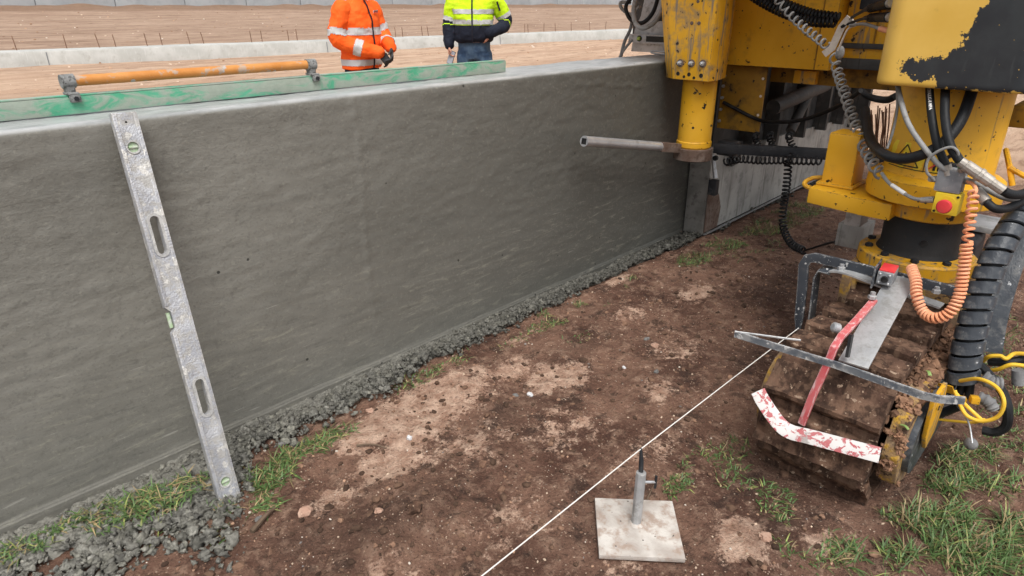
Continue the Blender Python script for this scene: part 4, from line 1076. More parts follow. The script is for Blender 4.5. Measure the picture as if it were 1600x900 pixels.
def person(label, pos, face, H, arms, torso, legs, jacket_cols, bands, sleeve_bands, trouser_mat, gloves=False, phone=False, hand_curl=0.6):
    k = H / 1.78
    f = Vector((face[0], face[1], 0)).normalized(); a = Vector((-f.y, f.x, 0)) * 1.0      # a: person's own left
    base = Vector(pos)
    def Fm(ca, cf, u): return base + a * ca + f * cf + Vector((0, 0, u))
    root = thing('person', label, 'person', tuple(base), None)
    J = {n: [Fm(*p) for p in pts] for n, pts in arms.items()}
    # body: one continuous skin under the clothes
    bd = MB()
    rings(bd, Fm, [(u, ha - .025, hf - .025, cf) for u, ha, hf, cf in torso if u < 1.47 * k])
    limb(bd, [Fm(0, 0.0, 1.40 * k), Fm(0, 0.02, 1.52 * k), Fm(0, 0.03, 1.58 * k)], [.07, .056, .055])
    hc = Fm(0, 0.04, 1.665 * k)
    bd.sphere(hc, (0.082, 0.082, 0.115), 16, 12)
    bd.sphere(Fm(0, 0.075, 1.62 * k), 0.058, 12, 8)
    bd.tube([Fm(0, 0.125, 1.675 * k), Fm(0, 0.148, 1.645 * k)], [0.010, 0.016], 8)
    for sg in (-1, 1):
        bd.sphere(Fm(sg * 0.084, 0.03, 1.66 * k), (0.02, 0.02, 0.032), 10, 8)
        bd.sphere(Fm(sg * 0.032, 0.118, 1.683 * k), 0.016, 10, 8)
    bd.tube([Fm(-0.026, 0.128, 1.605 * k), Fm(0.026, 0.128, 1.605 * k)], 0.008, 8)
    for n, P in J.items():
        limb(bd, P, [.052, .043, .030], 12)
    for sg, L in legs.items():
        limb(bd, [Fm(*p) for p in L], [.082, .058, .042], 12)
        e = Fm(*L[-1]); bd.tube([e + f * -0.05 + Vector((0, 0, -.03)), e + f * 0.16 + Vector((0, 0, -.045))], [0.038, 0.032], 10)
    wr = {}
    for n, P in J.items():
        d = (P[2] - P[1]).normalized()
        wr[n] = (P[2], d)
    if not gloves:
        n = 'R'; w, d = wr[n]
        dn = Vector((d.x * .3, d.y * .3, -1)).normalized()
        hand_shape(bd, w, dn, a, f, 0.55, 1.0)
        n = 'L'; w, d = wr[n]
        hand_shape(bd, w, (d - f * 0.75).normalized(), -f, Vector((0, 0, 1)), 0.3, 0.95)
    vs, fs, nr = blob(bd, 0.0075 if not gloves else 0.011, 3)
    poly_obj('body', vs, fs, M['skin'], root)
    hb = MB(); hb.sphere(Fm(0, 0.022, 1.70 * k), (0.090, 0.090, 0.100), 16, 12)
    vs, fs, nr = blob(hb, 0.01, 2)
    keep = [fc for fc in fs if np.mean([(Vector(vs[i]) - hc).dot(f) * 0.9 - (Vector(vs[i]) - hc).z for i in fc]) < 0.005]
    poly_obj('hair', vs, keep, M['hair'], root)
    # trousers
    tr = MB()
    hz = torso[0][0]
    rings(tr, Fm, [(0.83 * k, .165, .115, 0), (0.92 * k, .182, .128, 0), (max(hz + .05, 1.0 * k), .178, .126, 0)])
    for sg, L in legs.items():
        limb(tr, [Fm(*p) for p in L], [.103, .080, .074], 14)
    vs, fs, nr = blob(tr, 0.013, 5)
    vs = vs + nr * (0.006 * fbm(vs[:, 0] * 9, vs[:, 1] * 9, vs[:, 2] * 14, 2))[:, None]
    poly_obj('trousers', vs, fs, M[trouser_mat], root)
    for sg, L in legs.items():
        e = Fm(*L[-1]); bt = MB()
        bt.tube([e + f * -0.075 + Vector((0, 0, -.045)), e + f * 0.02 + Vector((0, 0, -.045)), e + f * 0.19 + Vector((0, 0, -.052))], [0.046, 0.050, 0.040], 12)
        bt.tube([e + Vector((0, 0, -.05)), e + Vector((0, 0, .09))], 0.058, 12)
        v2, f2, n2 = blob(bt, 0.012, 3)
        poly_obj('boot', v2, f2, M['boot'], root)
    # jacket
    jk = MB()
    rings(jk, Fm, torso, 24)
    for n, P in J.items(): limb(jk, P, [.092, .078, .058], 14)
    vs, fs, nr = blob(jk, 0.0095, 5)
    fold = 0.010 * fbm(vs[:, 0] * 5 + 3, vs[:, 1] * 5, vs[:, 2] * 9, 2) + 0.005 * fbm(vs[:, 0] * 14, vs[:, 1] * 14, vs[:, 2] * 20 + 7, 2)
    vs = vs + nr * fold[:, None]
    ux = np.array(vs)
    loc = ux - np.array(base)
    # which limb does a vertex belong to, and how far along it
    best = np.full(len(ux), 9.0); seg = np.full(len(ux), -1); par = np.zeros(len(ux))
    for q, (n, P) in enumerate(J.items()):
        for j in range(2):
            A = np.array(P[j]); B = np.array(P[j + 1]); ab = B - A
            tt = np.clip(((ux - A) @ ab) / (ab @ ab), 0, 1)
            dd = np.linalg.norm(ux - (A + tt[:, None] * ab), axis=1) / ((.092, .078)[j] * (1 - tt) + (.078, .058)[j] * tt)
            up = dd < best
            best = np.where(up, dd, best); seg = np.where(up, q * 2 + j, seg); par = np.where(up, tt, par)
    # distance from the torso surface: inside the arm if clearly nearer to it
    ca = loc @ np.array(a); cf = loc @ np.array(f); uu = loc[:, 2]
    tu = [t[0] for t in torso]
    ha = np.interp(uu, tu, [t[1] for t in torso]); hf = np.interp(uu, tu, [t[2] for t in torso]); cc = np.interp(uu, tu, [t[3] for t in torso])
    tor = np.sqrt((ca / ha) ** 2 + ((cf - cc) / hf) ** 2)
    arm = (best < 1.28) & ((tor > 1.10) | (best < tor * 0.92))
    F = [np.array(fc) for fc in fs]
    def cls(fc):
        m = int(fc[0]); on = arm[list(fc)].mean() > 0.5
        s_ = int(np.bincount(np.maximum(seg[list(fc)], 0)).argmax()); pr = par[list(fc)].mean(); z = uu[list(fc)].mean()
        return on, s_, pr, z
    C = [cls(fc) for fc in fs]
    top_m, low_m, split_z, split_arm = jacket_cols
    low = [i for i, (on, s_, pr, z) in enumerate(C) if low_m and ((not on and z < split_z) or (on and (s_ % 2 == 1 or pr > split_arm)))]
    ls = set(low)
    jo = poly_obj('jacket', vs, [fc for i, fc in enumerate(fs) if i not in ls], M[top_m], root)
    if low: poly_obj('jacket_lower', vs, [fc for i, fc in enumerate(fs) if i in ls], M[low_m], root)
    vo = vs + nr * 0.004
    for z0, z1 in bands:
        sel = [fc for fc, (on, s_, pr, z) in zip(fs, C) if not on and z0 < z < z1]
        for cp in pieces(sel): poly_obj('reflective_band', vo, cp, M['reflect'], root)
    for sj, p0, p1 in sleeve_bands:
        for q in (0, 1):
            sel = [fc for fc, (on, s_, pr, z) in zip(fs, C) if on and s_ == q * 2 + sj and p0 < pr < p1]
            for cp in pieces(sel): poly_obj('sleeve_band', vo, cp, M['reflect'], root)
    # zip down the front
    zz = np.linspace(torso[0][0] + 0.01, torso[-1][0] - 0.02, 26)
    def frontp(u, off):
        i = np.where((np.abs(uu - u) < 0.02) & (np.abs(ca - off) < 0.03) & (cf > 0) & ~arm)[0]
        fr = cf[i].max() if len(i) else 0.14
        return Fm(off, fr + 0.004, u)
    zp = [frontp(u, 0.0) for u in zz]
    MB().strip(zp, 0.016, 0.004, f).build('zip', M['zip'], root)
    return root, Fm, J, a, f, frontp

# worker in orange, hands folded
tor_o = [(0.872, .205, .150, 0.0), (0.93, .212, .160, .005), (1.05, .208, .160, .02), (1.18, .206, .158, .02), (1.30, .212, .150, .01), (1.39, .205, .130, .0), (1.455, .150, .105, -.005), (1.50, .080, .080, 0.0), (1.55, .076, .078, .012)]
rootO, FO, JO, aO, fO, fpO = person('person in orange high-visibility jacket with grey gloves, hands folded in front', (4.02, 3.62, 0), (0.22, -0.98), 1.76,
    {'R': [(-.205, -.01, 1.405), (-.265, -0.01, 1.135), (-.045, .275, 1.030)], 'L': [(.205, -.01, 1.405), (.255, .08, 1.165), (.07, .325, 1.07)]},
    tor_o, {'R': [(-.095, 0, .86), (-.10, .02, .47), (-.105, -.01, .10)], 'L': [(.095, 0, .86), (.10, .02, .47), (.105, -.01, .10)]},
    ('hv_orange', None, 0, 0), [(0.905, 0.965), (1.185, 1.245)], [(0, 0.62, 0.84), (1, 0.38, 0.58)], 'navy', gloves=True)
def glove(J, n, d, nrm, side, curl, parent, cuff):
    g = MB(); w = J[n][2]
    hand_shape(g, w + Vector(d) * 0.01, d, nrm, side, curl, 1.12)
    vs, fs, nr = blob(g, 0.0055, 3)
    o = poly_obj('glove', vs, fs, M['glove'], parent)
    dd = (J[n][2] - J[n][1]).normalized()
    MB().tube([w - dd * 0.035, w - dd * 0.0, w + Vector(d).normalized() * 0.035], [0.050, 0.044, 0.038], 14).build('cuff', M[cuff], o, True)
    return o
glove(JO, 'R', (aO * 0.55 + fO * 0.35 + Vector((0, 0, -.75))).normalized(), -fO, aO, 0.55, rootO, 'glove')
glove(JO, 'L', (-aO * 0.35 + fO * 0.35 + Vector((0, 0, -.85))).normalized(), -fO - aO, -aO, 0.5, rootO, 'glove_grey')
bp = fpO(1.385, 0.085)
bt = MB().bar(bp + aO * -0.032 + fO * .004, bp + aO * 0.032 + fO * .002 + Vector((0, 0, .004)), 0.004, 0.022, (0, 0, 1)).build('chest_badge', M['white'], rootO)
MB().bar(bp + aO * -0.028 + fO * .008 + Vector((0, 0, -.005)), bp + aO * 0.028 + fO * .006 + Vector((0, 0, -.002)), 0.003, 0.006, (0, 0, 1)).build('badge_stripe', M['red'], bt)
MB().bar(bp + aO * -0.031 + fO * .008 + Vector((0, 0, .0065)), bp + aO * 0.031 + fO * .006 + Vector((0, 0, .0085)), 0.003, 0.006, (0, 0, 1)).build('badge_stripe', M['navy'], bt)

# worker in yellow and navy, one hand in the pocket, phone in the other
tor_g = [(1.060, .192, .150, 0.0), (1.09, .215, .172, .005), (1.20, .212, .172, .02), (1.30, .212, .168, .02), (1.42, .222, .158, .01), (1.50, .212, .135, 0), (1.56, .150, .108, -.005), (1.60, .085, .085, 0), (1.65, .080, .080, .012)]
toc = Vector((-0.69, -0.724, 0)); rgt = Vector((0.687, -0.727, 0))
fg = toc * 0.99 - rgt * 0.10
rootG, FG, JG, aG, fG, fpG = person('person in yellow and navy jacket and jeans, phone in hand, other hand in pocket', (5.50, 3.57, 0), (fg.x, fg.y), 1.89,
    {'R': [(-.215, -.02, 1.505), (-.275, -.015, 1.245), (-.275, .05, 1.035)], 'L': [(.215, -.02, 1.505), (.345, -.05, 1.27), (.190, .140, 1.150)]},
    tor_g, {'R': [(-.10, 0, .92), (-.115, .02, .50), (-.12, -.01, .10)], 'L': [(.10, 0, .92), (.125, .03, .50), (.14, 0, .10)]},
    ('hv_yellow', 'navy', 1.243, 0.80), [(1.245, 1.292), (1.352, 1.398)], [(0, 0.70, 0.86)], 'jeans', hand_curl=0.6)
MB().bar(JG['L'][0].lerp(JG['L'][1], .12) + fG * .085 + aG * .03, JG['L'][0].lerp(JG['L'][1], .52) + fG * .088 + aG * .01, 0.018, 0.006, fG).build('sleeve_zip', M['zip'], rootG)
hw = JG['R'][2]
ph = thing('mobile_phone', 'pale mobile phone held low in the hand of the yellow-jacketed person', 'phone', tuple(hw + Vector((0, 0, -0.18))))
pc = hw + Vector((0, 0, -0.122)) + aG * 0.024 + fG * 0.02
tl = (Vector((0, 0, -1)) + rgt * -0.35).normalized()
MB().bar(pc - tl * 0.06, pc + tl * 0.085, 0.072, 0.009, fG * .9 + rgt * -0.4).build('phone_case', M['black'], ph, bevel=0.002)
nn = (fG * .9 + rgt * -0.4); nn = (nn - tl * nn.dot(tl)).normalized()
MB().bar(pc - tl * 0.056 + nn * .005, pc + tl * 0.081 + nn * .005, 0.066, 0.002, nn).build('phone_screen', M['phone'], ph)
wp = JG['L'][2]; wd = (JG['L'][2] - JG['L'][1]).normalized()
wt = thing('wristwatch', 'small black wristwatch on the wrist at the navy jacket pocket', 'watch', tuple(wp))
MB().tube([wp - wd * 0.002, wp + wd * 0.022], 0.036, 14, False).build('strap', M['black'], wt, True)
oc = (toc - wd * toc.dot(wd)).normalized()
MB().box(wp + wd * 0.010 + oc * 0.038, (0.034, 0.034, 0.012), Matrix((wd, oc.cross(wd), oc)).transposed()).build('dial', M['black'], wt, bevel=0.003)

# ------------------------------------------------------------------ the slipform machine: runs of its hoses and cables, in metres
PTS = {
    'coil_black1':[(3.700,-0.365,1.555),(3.700,-0.521,1.469),(3.700,-0.668,1.408),(3.700,-0.798,1.376),(3.700,-0.918,1.372)],
    'coil_black2':[(3.720,-0.407,1.576),(3.720,-0.543,1.491),(3.720,-0.670,1.445),(3.720,-0.791,1.409),(3.720,-0.925,1.393)],
    'coil_grey_up':[(3.500,-0.655,1.509),(3.500,-0.756,1.417),(3.450,-0.858,1.356),(3.400,-0.945,1.314),(3.350,-1.019,1.280)],
    'coil_grey_down':[(3.200,-1.109,1.247),(3.150,-1.150,1.195),(3.050,-1.215,1.142),(2.950,-1.286,1.080),(2.850,-1.354,1.024),(2.720,-1.440,0.967),(2.600,-1.525,0.923),(2.570,-1.555,0.910)],
    'cable_estop':[(2.550,-1.560,0.919),(2.530,-1.598,0.891),(2.500,-1.654,0.873),(2.470,-1.701,0.868),(2.460,-1.749,0.882)],
    'coil_orange':[(2.420,-1.858,0.930),(2.380,-1.872,0.881),(2.340,-1.888,0.793),(2.320,-1.902,0.709),(2.300,-1.911,0.633),(2.280,-1.899,0.582),(2.280,-1.867,0.556),(2.300,-1.829,0.559),(2.320,-1.797,0.599),(2.360,-1.778,0.630),(2.420,-1.744,0.653)],
    'orange_lead':[(2.460,-1.829,0.952),(2.440,-1.850,0.947),(2.420,-1.863,0.935),(2.420,-1.860,0.919)],
    'hose_loop':[(2.950,-1.352,1.069),(2.850,-1.396,1.028),(2.700,-1.468,0.992),(2.550,-1.558,0.981),(2.500,-1.630,0.986),(2.480,-1.692,1.015),(2.500,-1.733,1.054),(2.540,-1.755,1.116),(2.600,-1.754,1.189),(2.660,-1.743,1.232)],
    'hose_a':[(2.660,-1.616,1.223),(2.560,-1.650,1.184),(2.500,-1.684,1.123),(2.470,-1.721,1.051),(2.460,-1.761,0.991)],
    'hose_b':[(2.660,-1.664,1.227),(2.540,-1.697,1.189),(2.480,-1.724,1.129),(2.440,-1.761,1.060),(2.430,-1.801,1.014)],
    'fitting_a':[(2.430,-1.801,1.014),(2.430,-1.840,0.989),(2.440,-1.886,0.965),(2.450,-1.926,0.941)],
    'hose_c':[(2.450,-1.926,0.941),(2.470,-1.946,0.929),(2.520,-1.971,0.927),(2.600,-1.995,0.951)],
    'cable_grey_b':[(2.620,-1.529,1.220),(2.550,-1.565,1.177),(2.500,-1.617,1.105),(2.470,-1.678,1.045),(2.450,-1.750,0.987),(2.470,-1.804,0.962),(2.480,-1.859,0.939),(2.500,-1.923,0.910),(2.550,-1.957,0.899)],
    'cable_grey_thin':[(2.620,-1.535,1.190),(2.600,-1.553,1.130),(2.580,-1.560,1.058),(2.560,-1.559,1.001)],
    'fitting_b':[(2.470,-1.857,0.926),(2.460,-1.876,0.914),(2.450,-1.893,0.899)],
    'hose_d':[(2.450,-1.893,0.899),(2.450,-1.920,0.884),(2.500,-1.945,0.880),(2.580,-1.970,0.895),(2.700,-1.997,0.922)],
    'estop_loop':[(2.440,-1.744,0.943),(2.420,-1.721,0.971),(2.420,-1.717,1.007),(2.420,-1.737,1.036),(2.420,-1.768,1.054),(2.420,-1.789,1.045),(2.430,-1.794,1.021)],
    'guard_hose':[(2.720,-1.992,0.897),(2.620,-1.975,0.850),(2.540,-1.960,0.798),(2.480,-1.952,0.730),(2.440,-1.950,0.655),(2.400,-1.953,0.570),(2.370,-1.960,0.482),(2.350,-1.969,0.401),(2.340,-1.979,0.343)],
    'guard_hose_back':[(2.850,-2.012,0.786),(2.780,-1.988,0.740),(2.700,-1.977,0.666),(2.640,-1.979,0.580),(2.600,-1.986,0.477),(2.560,-2.002,0.377)],
    'coil_bar':[(3.900,-0.357,0.601),(3.880,-0.464,0.639),(3.880,-0.582,0.648),(3.880,-0.694,0.667),(3.880,-0.802,0.679),(3.880,-0.923,0.696)],
    'coil_hang':[(3.850,-0.731,0.673),(3.850,-0.745,0.565),(3.870,-0.744,0.448),(3.900,-0.733,0.344),(3.900,-0.742,0.266),(3.850,-0.788,0.209),(3.780,-0.864,0.177),(3.700,-0.961,0.183)],
    'coil_hang_tail':[(3.700,-0.961,0.183),(3.600,-1.054,0.254),(3.500,-1.145,0.323),(3.400,-1.218,0.375)],
    'long_hose':[(4.000,-0.224,0.896),(4.000,-0.462,0.816),(3.900,-0.640,0.833),(3.800,-0.800,0.876),(3.700,-0.945,0.942),(3.600,-1.062,1.010),(3.500,-1.155,1.081)],
    'vib_hose':[(3.600,-1.125,1.070),(3.550,-1.188,1.050),(3.500,-1.273,1.050),(3.450,-1.322,1.076)],
    'left_hose1':[(3.850,0.172,1.496),(3.800,0.143,1.425),(3.750,0.158,1.354),(3.700,0.200,1.321),(3.700,0.257,1.349),(3.750,0.311,1.424),(3.800,0.329,1.514)],
    'left_hose2':[(3.900,0.232,1.514),(3.900,0.268,1.405),(3.900,0.342,1.344),(3.900,0.431,1.365),(3.900,0.472,1.441),(3.900,0.419,1.508)],
    'left_hose3':[(3.950,0.449,1.403),(3.950,0.460,1.306),(3.920,0.479,1.228),(3.880,0.474,1.138)],
    'left_hose4':[(4.000,0.431,1.441),(4.000,0.497,1.394),(4.000,0.570,1.425),(4.000,0.583,1.464),(4.000,0.507,1.464)],
    'left_hose5':[(3.950,0.440,1.240),(3.900,0.466,1.178),(3.880,0.484,1.130)],
    'yellow1':[(2.300,-1.975,0.366),(2.260,-2.024,0.410),(2.240,-2.072,0.410),(2.220,-2.101,0.381),(2.220,-2.099,0.331),(2.220,-2.066,0.298),(2.220,-2.027,0.298),(2.240,-1.999,0.317),(2.260,-1.973,0.348)],
    'yellow2':[(2.300,-1.947,0.210),(2.300,-1.989,0.223),(2.280,-2.040,0.251),(2.260,-2.067,0.285)],
    'yellow3':[(2.500,-1.999,0.363),(2.480,-2.013,0.395),(2.480,-2.040,0.408),(2.480,-2.058,0.405),(2.500,-2.073,0.420),(2.500,-2.105,0.431),(2.500,-2.144,0.439)],
    'yellow4':[(2.500,-2.015,0.333),(2.480,-2.047,0.361),(2.480,-2.075,0.389),(2.500,-2.114,0.391),(2.500,-2.154,0.400)],
    'yellow5':[(2.260,-1.974,0.344),(2.240,-2.011,0.323),(2.230,-2.046,0.306),(2.220,-2.072,0.296)],
    'rubber1':[(2.420,-1.914,0.375),(2.400,-1.900,0.341),(2.380,-1.903,0.314),(2.360,-1.925,0.288),(2.360,-1.945,0.280)],
    'rubber2':[(2.360,-2.005,0.411),(2.360,-2.046,0.381),(2.340,-2.087,0.349),(2.320,-2.111,0.312),(2.320,-2.120,0.257),(2.320,-2.099,0.223),(2.320,-2.067,0.215)],
    'rubber3':[(2.300,-1.943,0.226),(2.300,-1.965,0.250),(2.300,-1.991,0.279)],
    'rubber4':[(2.500,-2.015,0.369),(2.500,-2.064,0.386),(2.520,-2.100,0.405),(2.550,-2.137,0.442)],
    'boot1':[(2.320,-2.025,0.394),(2.320,-2.053,0.383),(2.330,-2.076,0.383)],
    'boot2':[(2.300,-2.031,0.332),(2.300,-2.061,0.326),(2.300,-2.078,0.306)],
    'boot3':[(2.400,-2.099,0.413),(2.400,-2.113,0.368)],
    'wire_end':[(2.220,-2.020,0.300),(2.220,-2.039,0.269),(2.200,-2.060,0.226)],
    'silver_rod':[(2.718,-0.120,0.818),(3.660,-0.127,0.670)],
    'patch':[(2.500,-1.560,1.261),(2.500,-1.568,1.287),(2.500,-1.589,1.298),(2.500,-1.634,1.304),(2.500,-1.681,1.313),(2.500,-1.700,1.333),(2.500,-1.716,1.346),(2.500,-1.720,1.366),(2.500,-1.711,1.377),(2.500,-1.733,1.395),(2.500,-1.739,1.437),(2.500,-1.759,1.462),(2.500,-1.768,1.519),(2.500,-1.883,1.533),(2.500,-1.968,1.198),(2.500,-1.872,1.215),(2.500,-1.741,1.214),(2.500,-1.674,1.214),(2.500,-1.655,1.246),(2.500,-1.627,1.234),(2.500,-1.602,1.236)],
    'plug_bracket':[(2.300,-1.916,0.323),(2.280,-1.968,0.337),(2.260,-2.012,0.330),(2.260,-2.039,0.358)],
    'handle':[(2.750,-1.328,0.778),(2.750,-1.257,0.776),(2.750,-1.237,0.791),(2.780,-1.255,0.809),(2.800,-1.302,0.816)],
    'box_behind':[(3.100,-1.292,0.543),(3.100,-1.389,0.565),(3.100,-1.314,0.452)],
    'plate_right':[(3.100,-1.770,0.648),(3.100,-1.855,0.659),(3.100,-1.849,0.613)],
    'yel_right':[(2.900,-1.874,0.928),(2.900,-1.896,0.868),(2.900,-1.921,0.906),(3.200,-1.802,1.045),(3.200,-1.836,1.072),(3.100,-1.824,0.953)],
    'wires':[(2.950,-1.400,0.941),(2.950,-1.456,0.949),(2.950,-1.375,1.071),(2.950,-1.436,1.094)],
    'tag':[(3.250,-1.047,1.250),(3.240,-1.081,1.279),(3.220,-1.112,1.366),(3.200,-1.146,1.405)],
    'plugs':[(3.000,-1.264,1.437),(2.750,-1.419,1.460),(3.000,-1.270,1.407),(2.750,-1.428,1.415),(2.800,-1.390,1.375),(3.200,-1.152,1.403)],
    'diag':[(4.578,-0.300,0.814),(5.481,-0.300,0.892),(4.941,-0.300,0.610),(5.160,-0.300,0.837)],
    'lever':[(3.950,-0.221,0.545),(3.950,-0.258,0.436),(3.950,-0.231,0.432),(3.950,-0.246,0.317),(3.950,-0.284,0.399)],
    'black_clip':[(2.600,-1.847,1.318),(2.600,-1.883,1.256)],
    'smallbox':[(4.150,-0.447,1.077),(4.150,-0.709,1.094),(4.150,-0.714,1.027)],
}
paver = thing('slipform_paver', 'large yellow slipform paving machine with muddy crawler track and steel mold on the barrier', 'paving machine', (2.8, -1.68, 0))

# --- crawler track
TY0, TY1 = -1.865, -1.520
FX, RX, TR, TZ = 2.125, 3.42, 0.214, 0.218
core = MB()
def stadium(r, n=14, x0=FX, x1=RX):
    return [(x0 - r * math.sin(math.pi * k / n), TZ + r * math.cos(math.pi * k / n)) for k in range(n + 1)] + [(x1 + r * math.sin(math.pi * k / n), TZ - r * math.cos(math.pi * k / n)) for k in range(n + 1)]
core.prism([(x, TY0 + 0.03, z) for x, z in stadium(TR - 0.025)], (0, TY1 - TY0 - 0.06, 0))
crawler = core.build('crawler_track', M['mud'], paver, True, label='muddy crawler track with worn shoes')
def shoe_mesh(seed):
    nl, nw = 15, 34
    L, Wd, T = 0.154, TY1 - TY0, 0.036
    vs = []; fs = []
    us = np.array([-.5, -.46, -.38, -.31, -.265, -.2, -.1, 0, .1, .2, .3, .38, .44, .48, .5]); ws = np.linspace(-.5, .5, nw)
    U, Wg = np.meshgrid(us, ws, indexing='ij')
    prof_ = np.interp(U, [-.5, -.46, -.30, -.26, .30, .44, .5], [-.016, -.012, -.010, .020, .018, .034, .022])
    mud = 0.0065 * fbm(U * 2.4 + seed * 9, Wg * 6, seed * 3.3, 4) + 0.0045 * fbm(U * 9 + seed, Wg * 22, seed, 3)
    top = prof_ + mud * np.clip(1.3 - np.abs(U) * 1.2, 0.3, 1)
    px_ = U * L + 0.004 * perlin(U * 3, Wg * 9, seed) ; py_ = Wg * Wd * (1 + 0.006 * perlin(U * 5 + seed, Wg * 2 + 7))
    A = np.stack([px_, py_, top], -1).reshape(-1, 3); B = np.stack([px_, py_, top * 0 - 0.014], -1).reshape(-1, 3)
    vs = np.concatenate([A, B]); n = nl * nw
    id_ = np.arange(n).reshape(nl, nw)
    q = np.stack([id_[:-1, :-1], id_[1:, :-1], id_[1:, 1:], id_[:-1, 1:]], -1).reshape(-1, 4)
    fs = [q, q[:, ::-1] + n]
    ring = np.concatenate([id_[0, :], id_[1:, -1], id_[-1, -2::-1], id_[-2:0:-1, 0]])
    r2 = np.roll(ring, -1)
    fs.append(np.stack([ring, ring + n, r2 + n, r2], -1))
    me = np_mesh('track_shoe', vs, np.concatenate(fs), True)
    me.set_sharp_from_angle(angle=R_(45))
    me.materials.append(M['mud'])
    return me
SM = [shoe_mesh(k * 1.7 + 0.4) for k in range(6)]
LP = 2 * (RX - FX) + 2 * math.pi * TR
NS = int(round(LP / 0.158))
for i in range(NS):
    s = (i + 0.35) / NS * LP
    if s < RX - FX: x, z, ang = RX - s, TZ + TR, math.pi          # along the top, towards the front
    elif s < RX - FX + math.pi * TR:
        t = (s - (RX - FX)) / TR; x, z = FX - TR * math.sin(t), TZ + TR * math.cos(t); ang = math.pi + t
    elif s < 2 * (RX - FX) + math.pi * TR: x, z, ang = FX + (s - (RX - FX) - math.pi * TR), TZ - TR, 0.0
    else:
        t = (s - 2 * (RX - FX) - math.pi * TR) / TR; x, z = RX + TR * math.sin(t), TZ - TR * math.cos(t); ang = t
    # local frame: x along travel, z outward
    th = 0.0
    if s < RX - FX: tx, tz, nx, nz = -1, 0, 0, 1
    elif s < RX - FX + math.pi * TR: tx, tz, nx, nz = -math.cos(t), -math.sin(t), -math.sin(t), math.cos(t)
    elif s < 2 * (RX - FX) + math.pi * TR: tx, tz, nx, nz = 1, 0, 0, -1
    else: tx, tz, nx, nz = math.cos(t), math.sin(t), math.sin(t), -math.cos(t)
    o = bpy.data.objects.new('track_shoe', SM[i % 6]); COL.objects.link(o)
    place(o, crawler, (x, (TY0 + TY1) / 2, z))
    ex = Vector((tx, 0, tz)); ez = Vector((nx, 0, nz)); ey = ez.cross(ex)
    o.rotation_euler = Matrix((ex, ey, ez)).transposed().to_euler()
# yellow fork of the track frame, outside of the shoes
fork = MB().prism([(x, -1.922, z) for x, z in stadium(0.164, 4)], (0, 0.050, 0)).build('track_fork', M['yellow_mud'], paver, bevel=0.006)
MB().prism([(x, -1.940, z) for x, z in stadium(0.112)], (0, 0.018, 0)).build('rubber_strip', M['rubber_blue'], fork)
MB().prism([(2.05, -1.945, .395), (2.20, -1.945, .395), (2.26, -1.945, .30), (2.22, -1.945, .21), (2.13, -1.945, .19), (2.075, -1.945, .26)], (0, -0.012, 0)).build('guard_plate', M['yellow_worn'], fork, bevel=0.002)
MB().lathe((2.12, -1.9615, .345), [(0.008, 0), (0.008, 0.002)], 12, (0, -1, 0)).build('hole', M['black'], fork)
MB().lathe((2.022, -1.897, .315), [(0.010, -.01), (0.010, 0.009)], 12, (-.76, 0, .65)).build('hole', M['black'], fork)
MB().prism([(x, -1.525, z) for x, z in stadium(0.150)], (0, 0.045, 0)).build('track_fork', M['yellow_mud'], paver, bevel=0.006)
r3 = np.random.default_rng(77)
n = 1800
mx_ = r3.uniform(2.0, 3.2, n); my_ = r3.uniform(-1.925, -1.855, n); s = 0.003 + 0.012 * r3.uniform(0, 1, n) ** 2.5
hgt = np.where(mx_ < FX, TZ + np.sqrt(np.clip(0.150 ** 2 - (mx_ - FX) ** 2, 0, 1)), TZ + 0.150)
mz_ = hgt + s * 0.3 + 0.03 * r3.uniform(0, 1, n) * sstep(2.05, 2.25, mx_) * np.clip((my_ + 1.95) / 0.08, 0, 1)
k = (mx_ > 2.13) | (r3.uniform(0, 1, n) < 0.25)
mt = np.ones((k.sum(), 3)) * r3.uniform(0.8, 2.1, (k.sum(), 1)) * np.array([1.0, .95, .88])
mo = lumps('mud_crumbs', np.stack([mx_, my_, mz_], 1)[k], s[k], 1, M['clod'], mt, 0.9, 0.9, paver, 12)
mo['kind'] = 'stuff'
n = 420                                                  # dried mud stuck to the front and side of the fork
ta = r3.uniform(0.15, 2.6, n); rr_ = 0.158 + r3.uniform(-.004, .004, n); fy_ = r3.uniform(-1.928, -1.868, n)
s = 0.002 + 0.010 * r3.uniform(0, 1, n) ** 3
k = fbm(ta * 3, fy_ * 40, 2.0, 2) > 0.0
mt = np.ones((k.sum(), 3)) * r3.uniform(1.2, 2.6, (k.sum(), 1)) * np.array([1.0, .95, .88])
mo2 = lumps('mud_crumbs', np.stack([FX - rr_ * np.sin(ta) * .97, fy_, TZ + rr_ * np.cos(ta) * .97], 1)[k], s[k], 2, M['clod'], mt, 0.9, 0.9, paver, 13)
mo2['kind'] = 'stuff'
for lx, ly, lz, rz in ((2.18, -1.905, 0.415, 0.6), (1.992, -1.91, 0.315, 1.3)):
    lf = MB().strip(spline([(lx - .012 * math.cos(rz), ly - .012 * math.sin(rz), lz), (lx, ly, lz + .006), (lx + .014 * math.cos(rz), ly + .014 * math.sin(rz), lz + .003)], 3), 0.010, 0.001)
    tag(lf.build('fallen_leaf', M['leaf'], None, True), 'small green leaf lying on the mud of the track ' + ('top' if lz > .4 else 'frame front'), 'leaf')

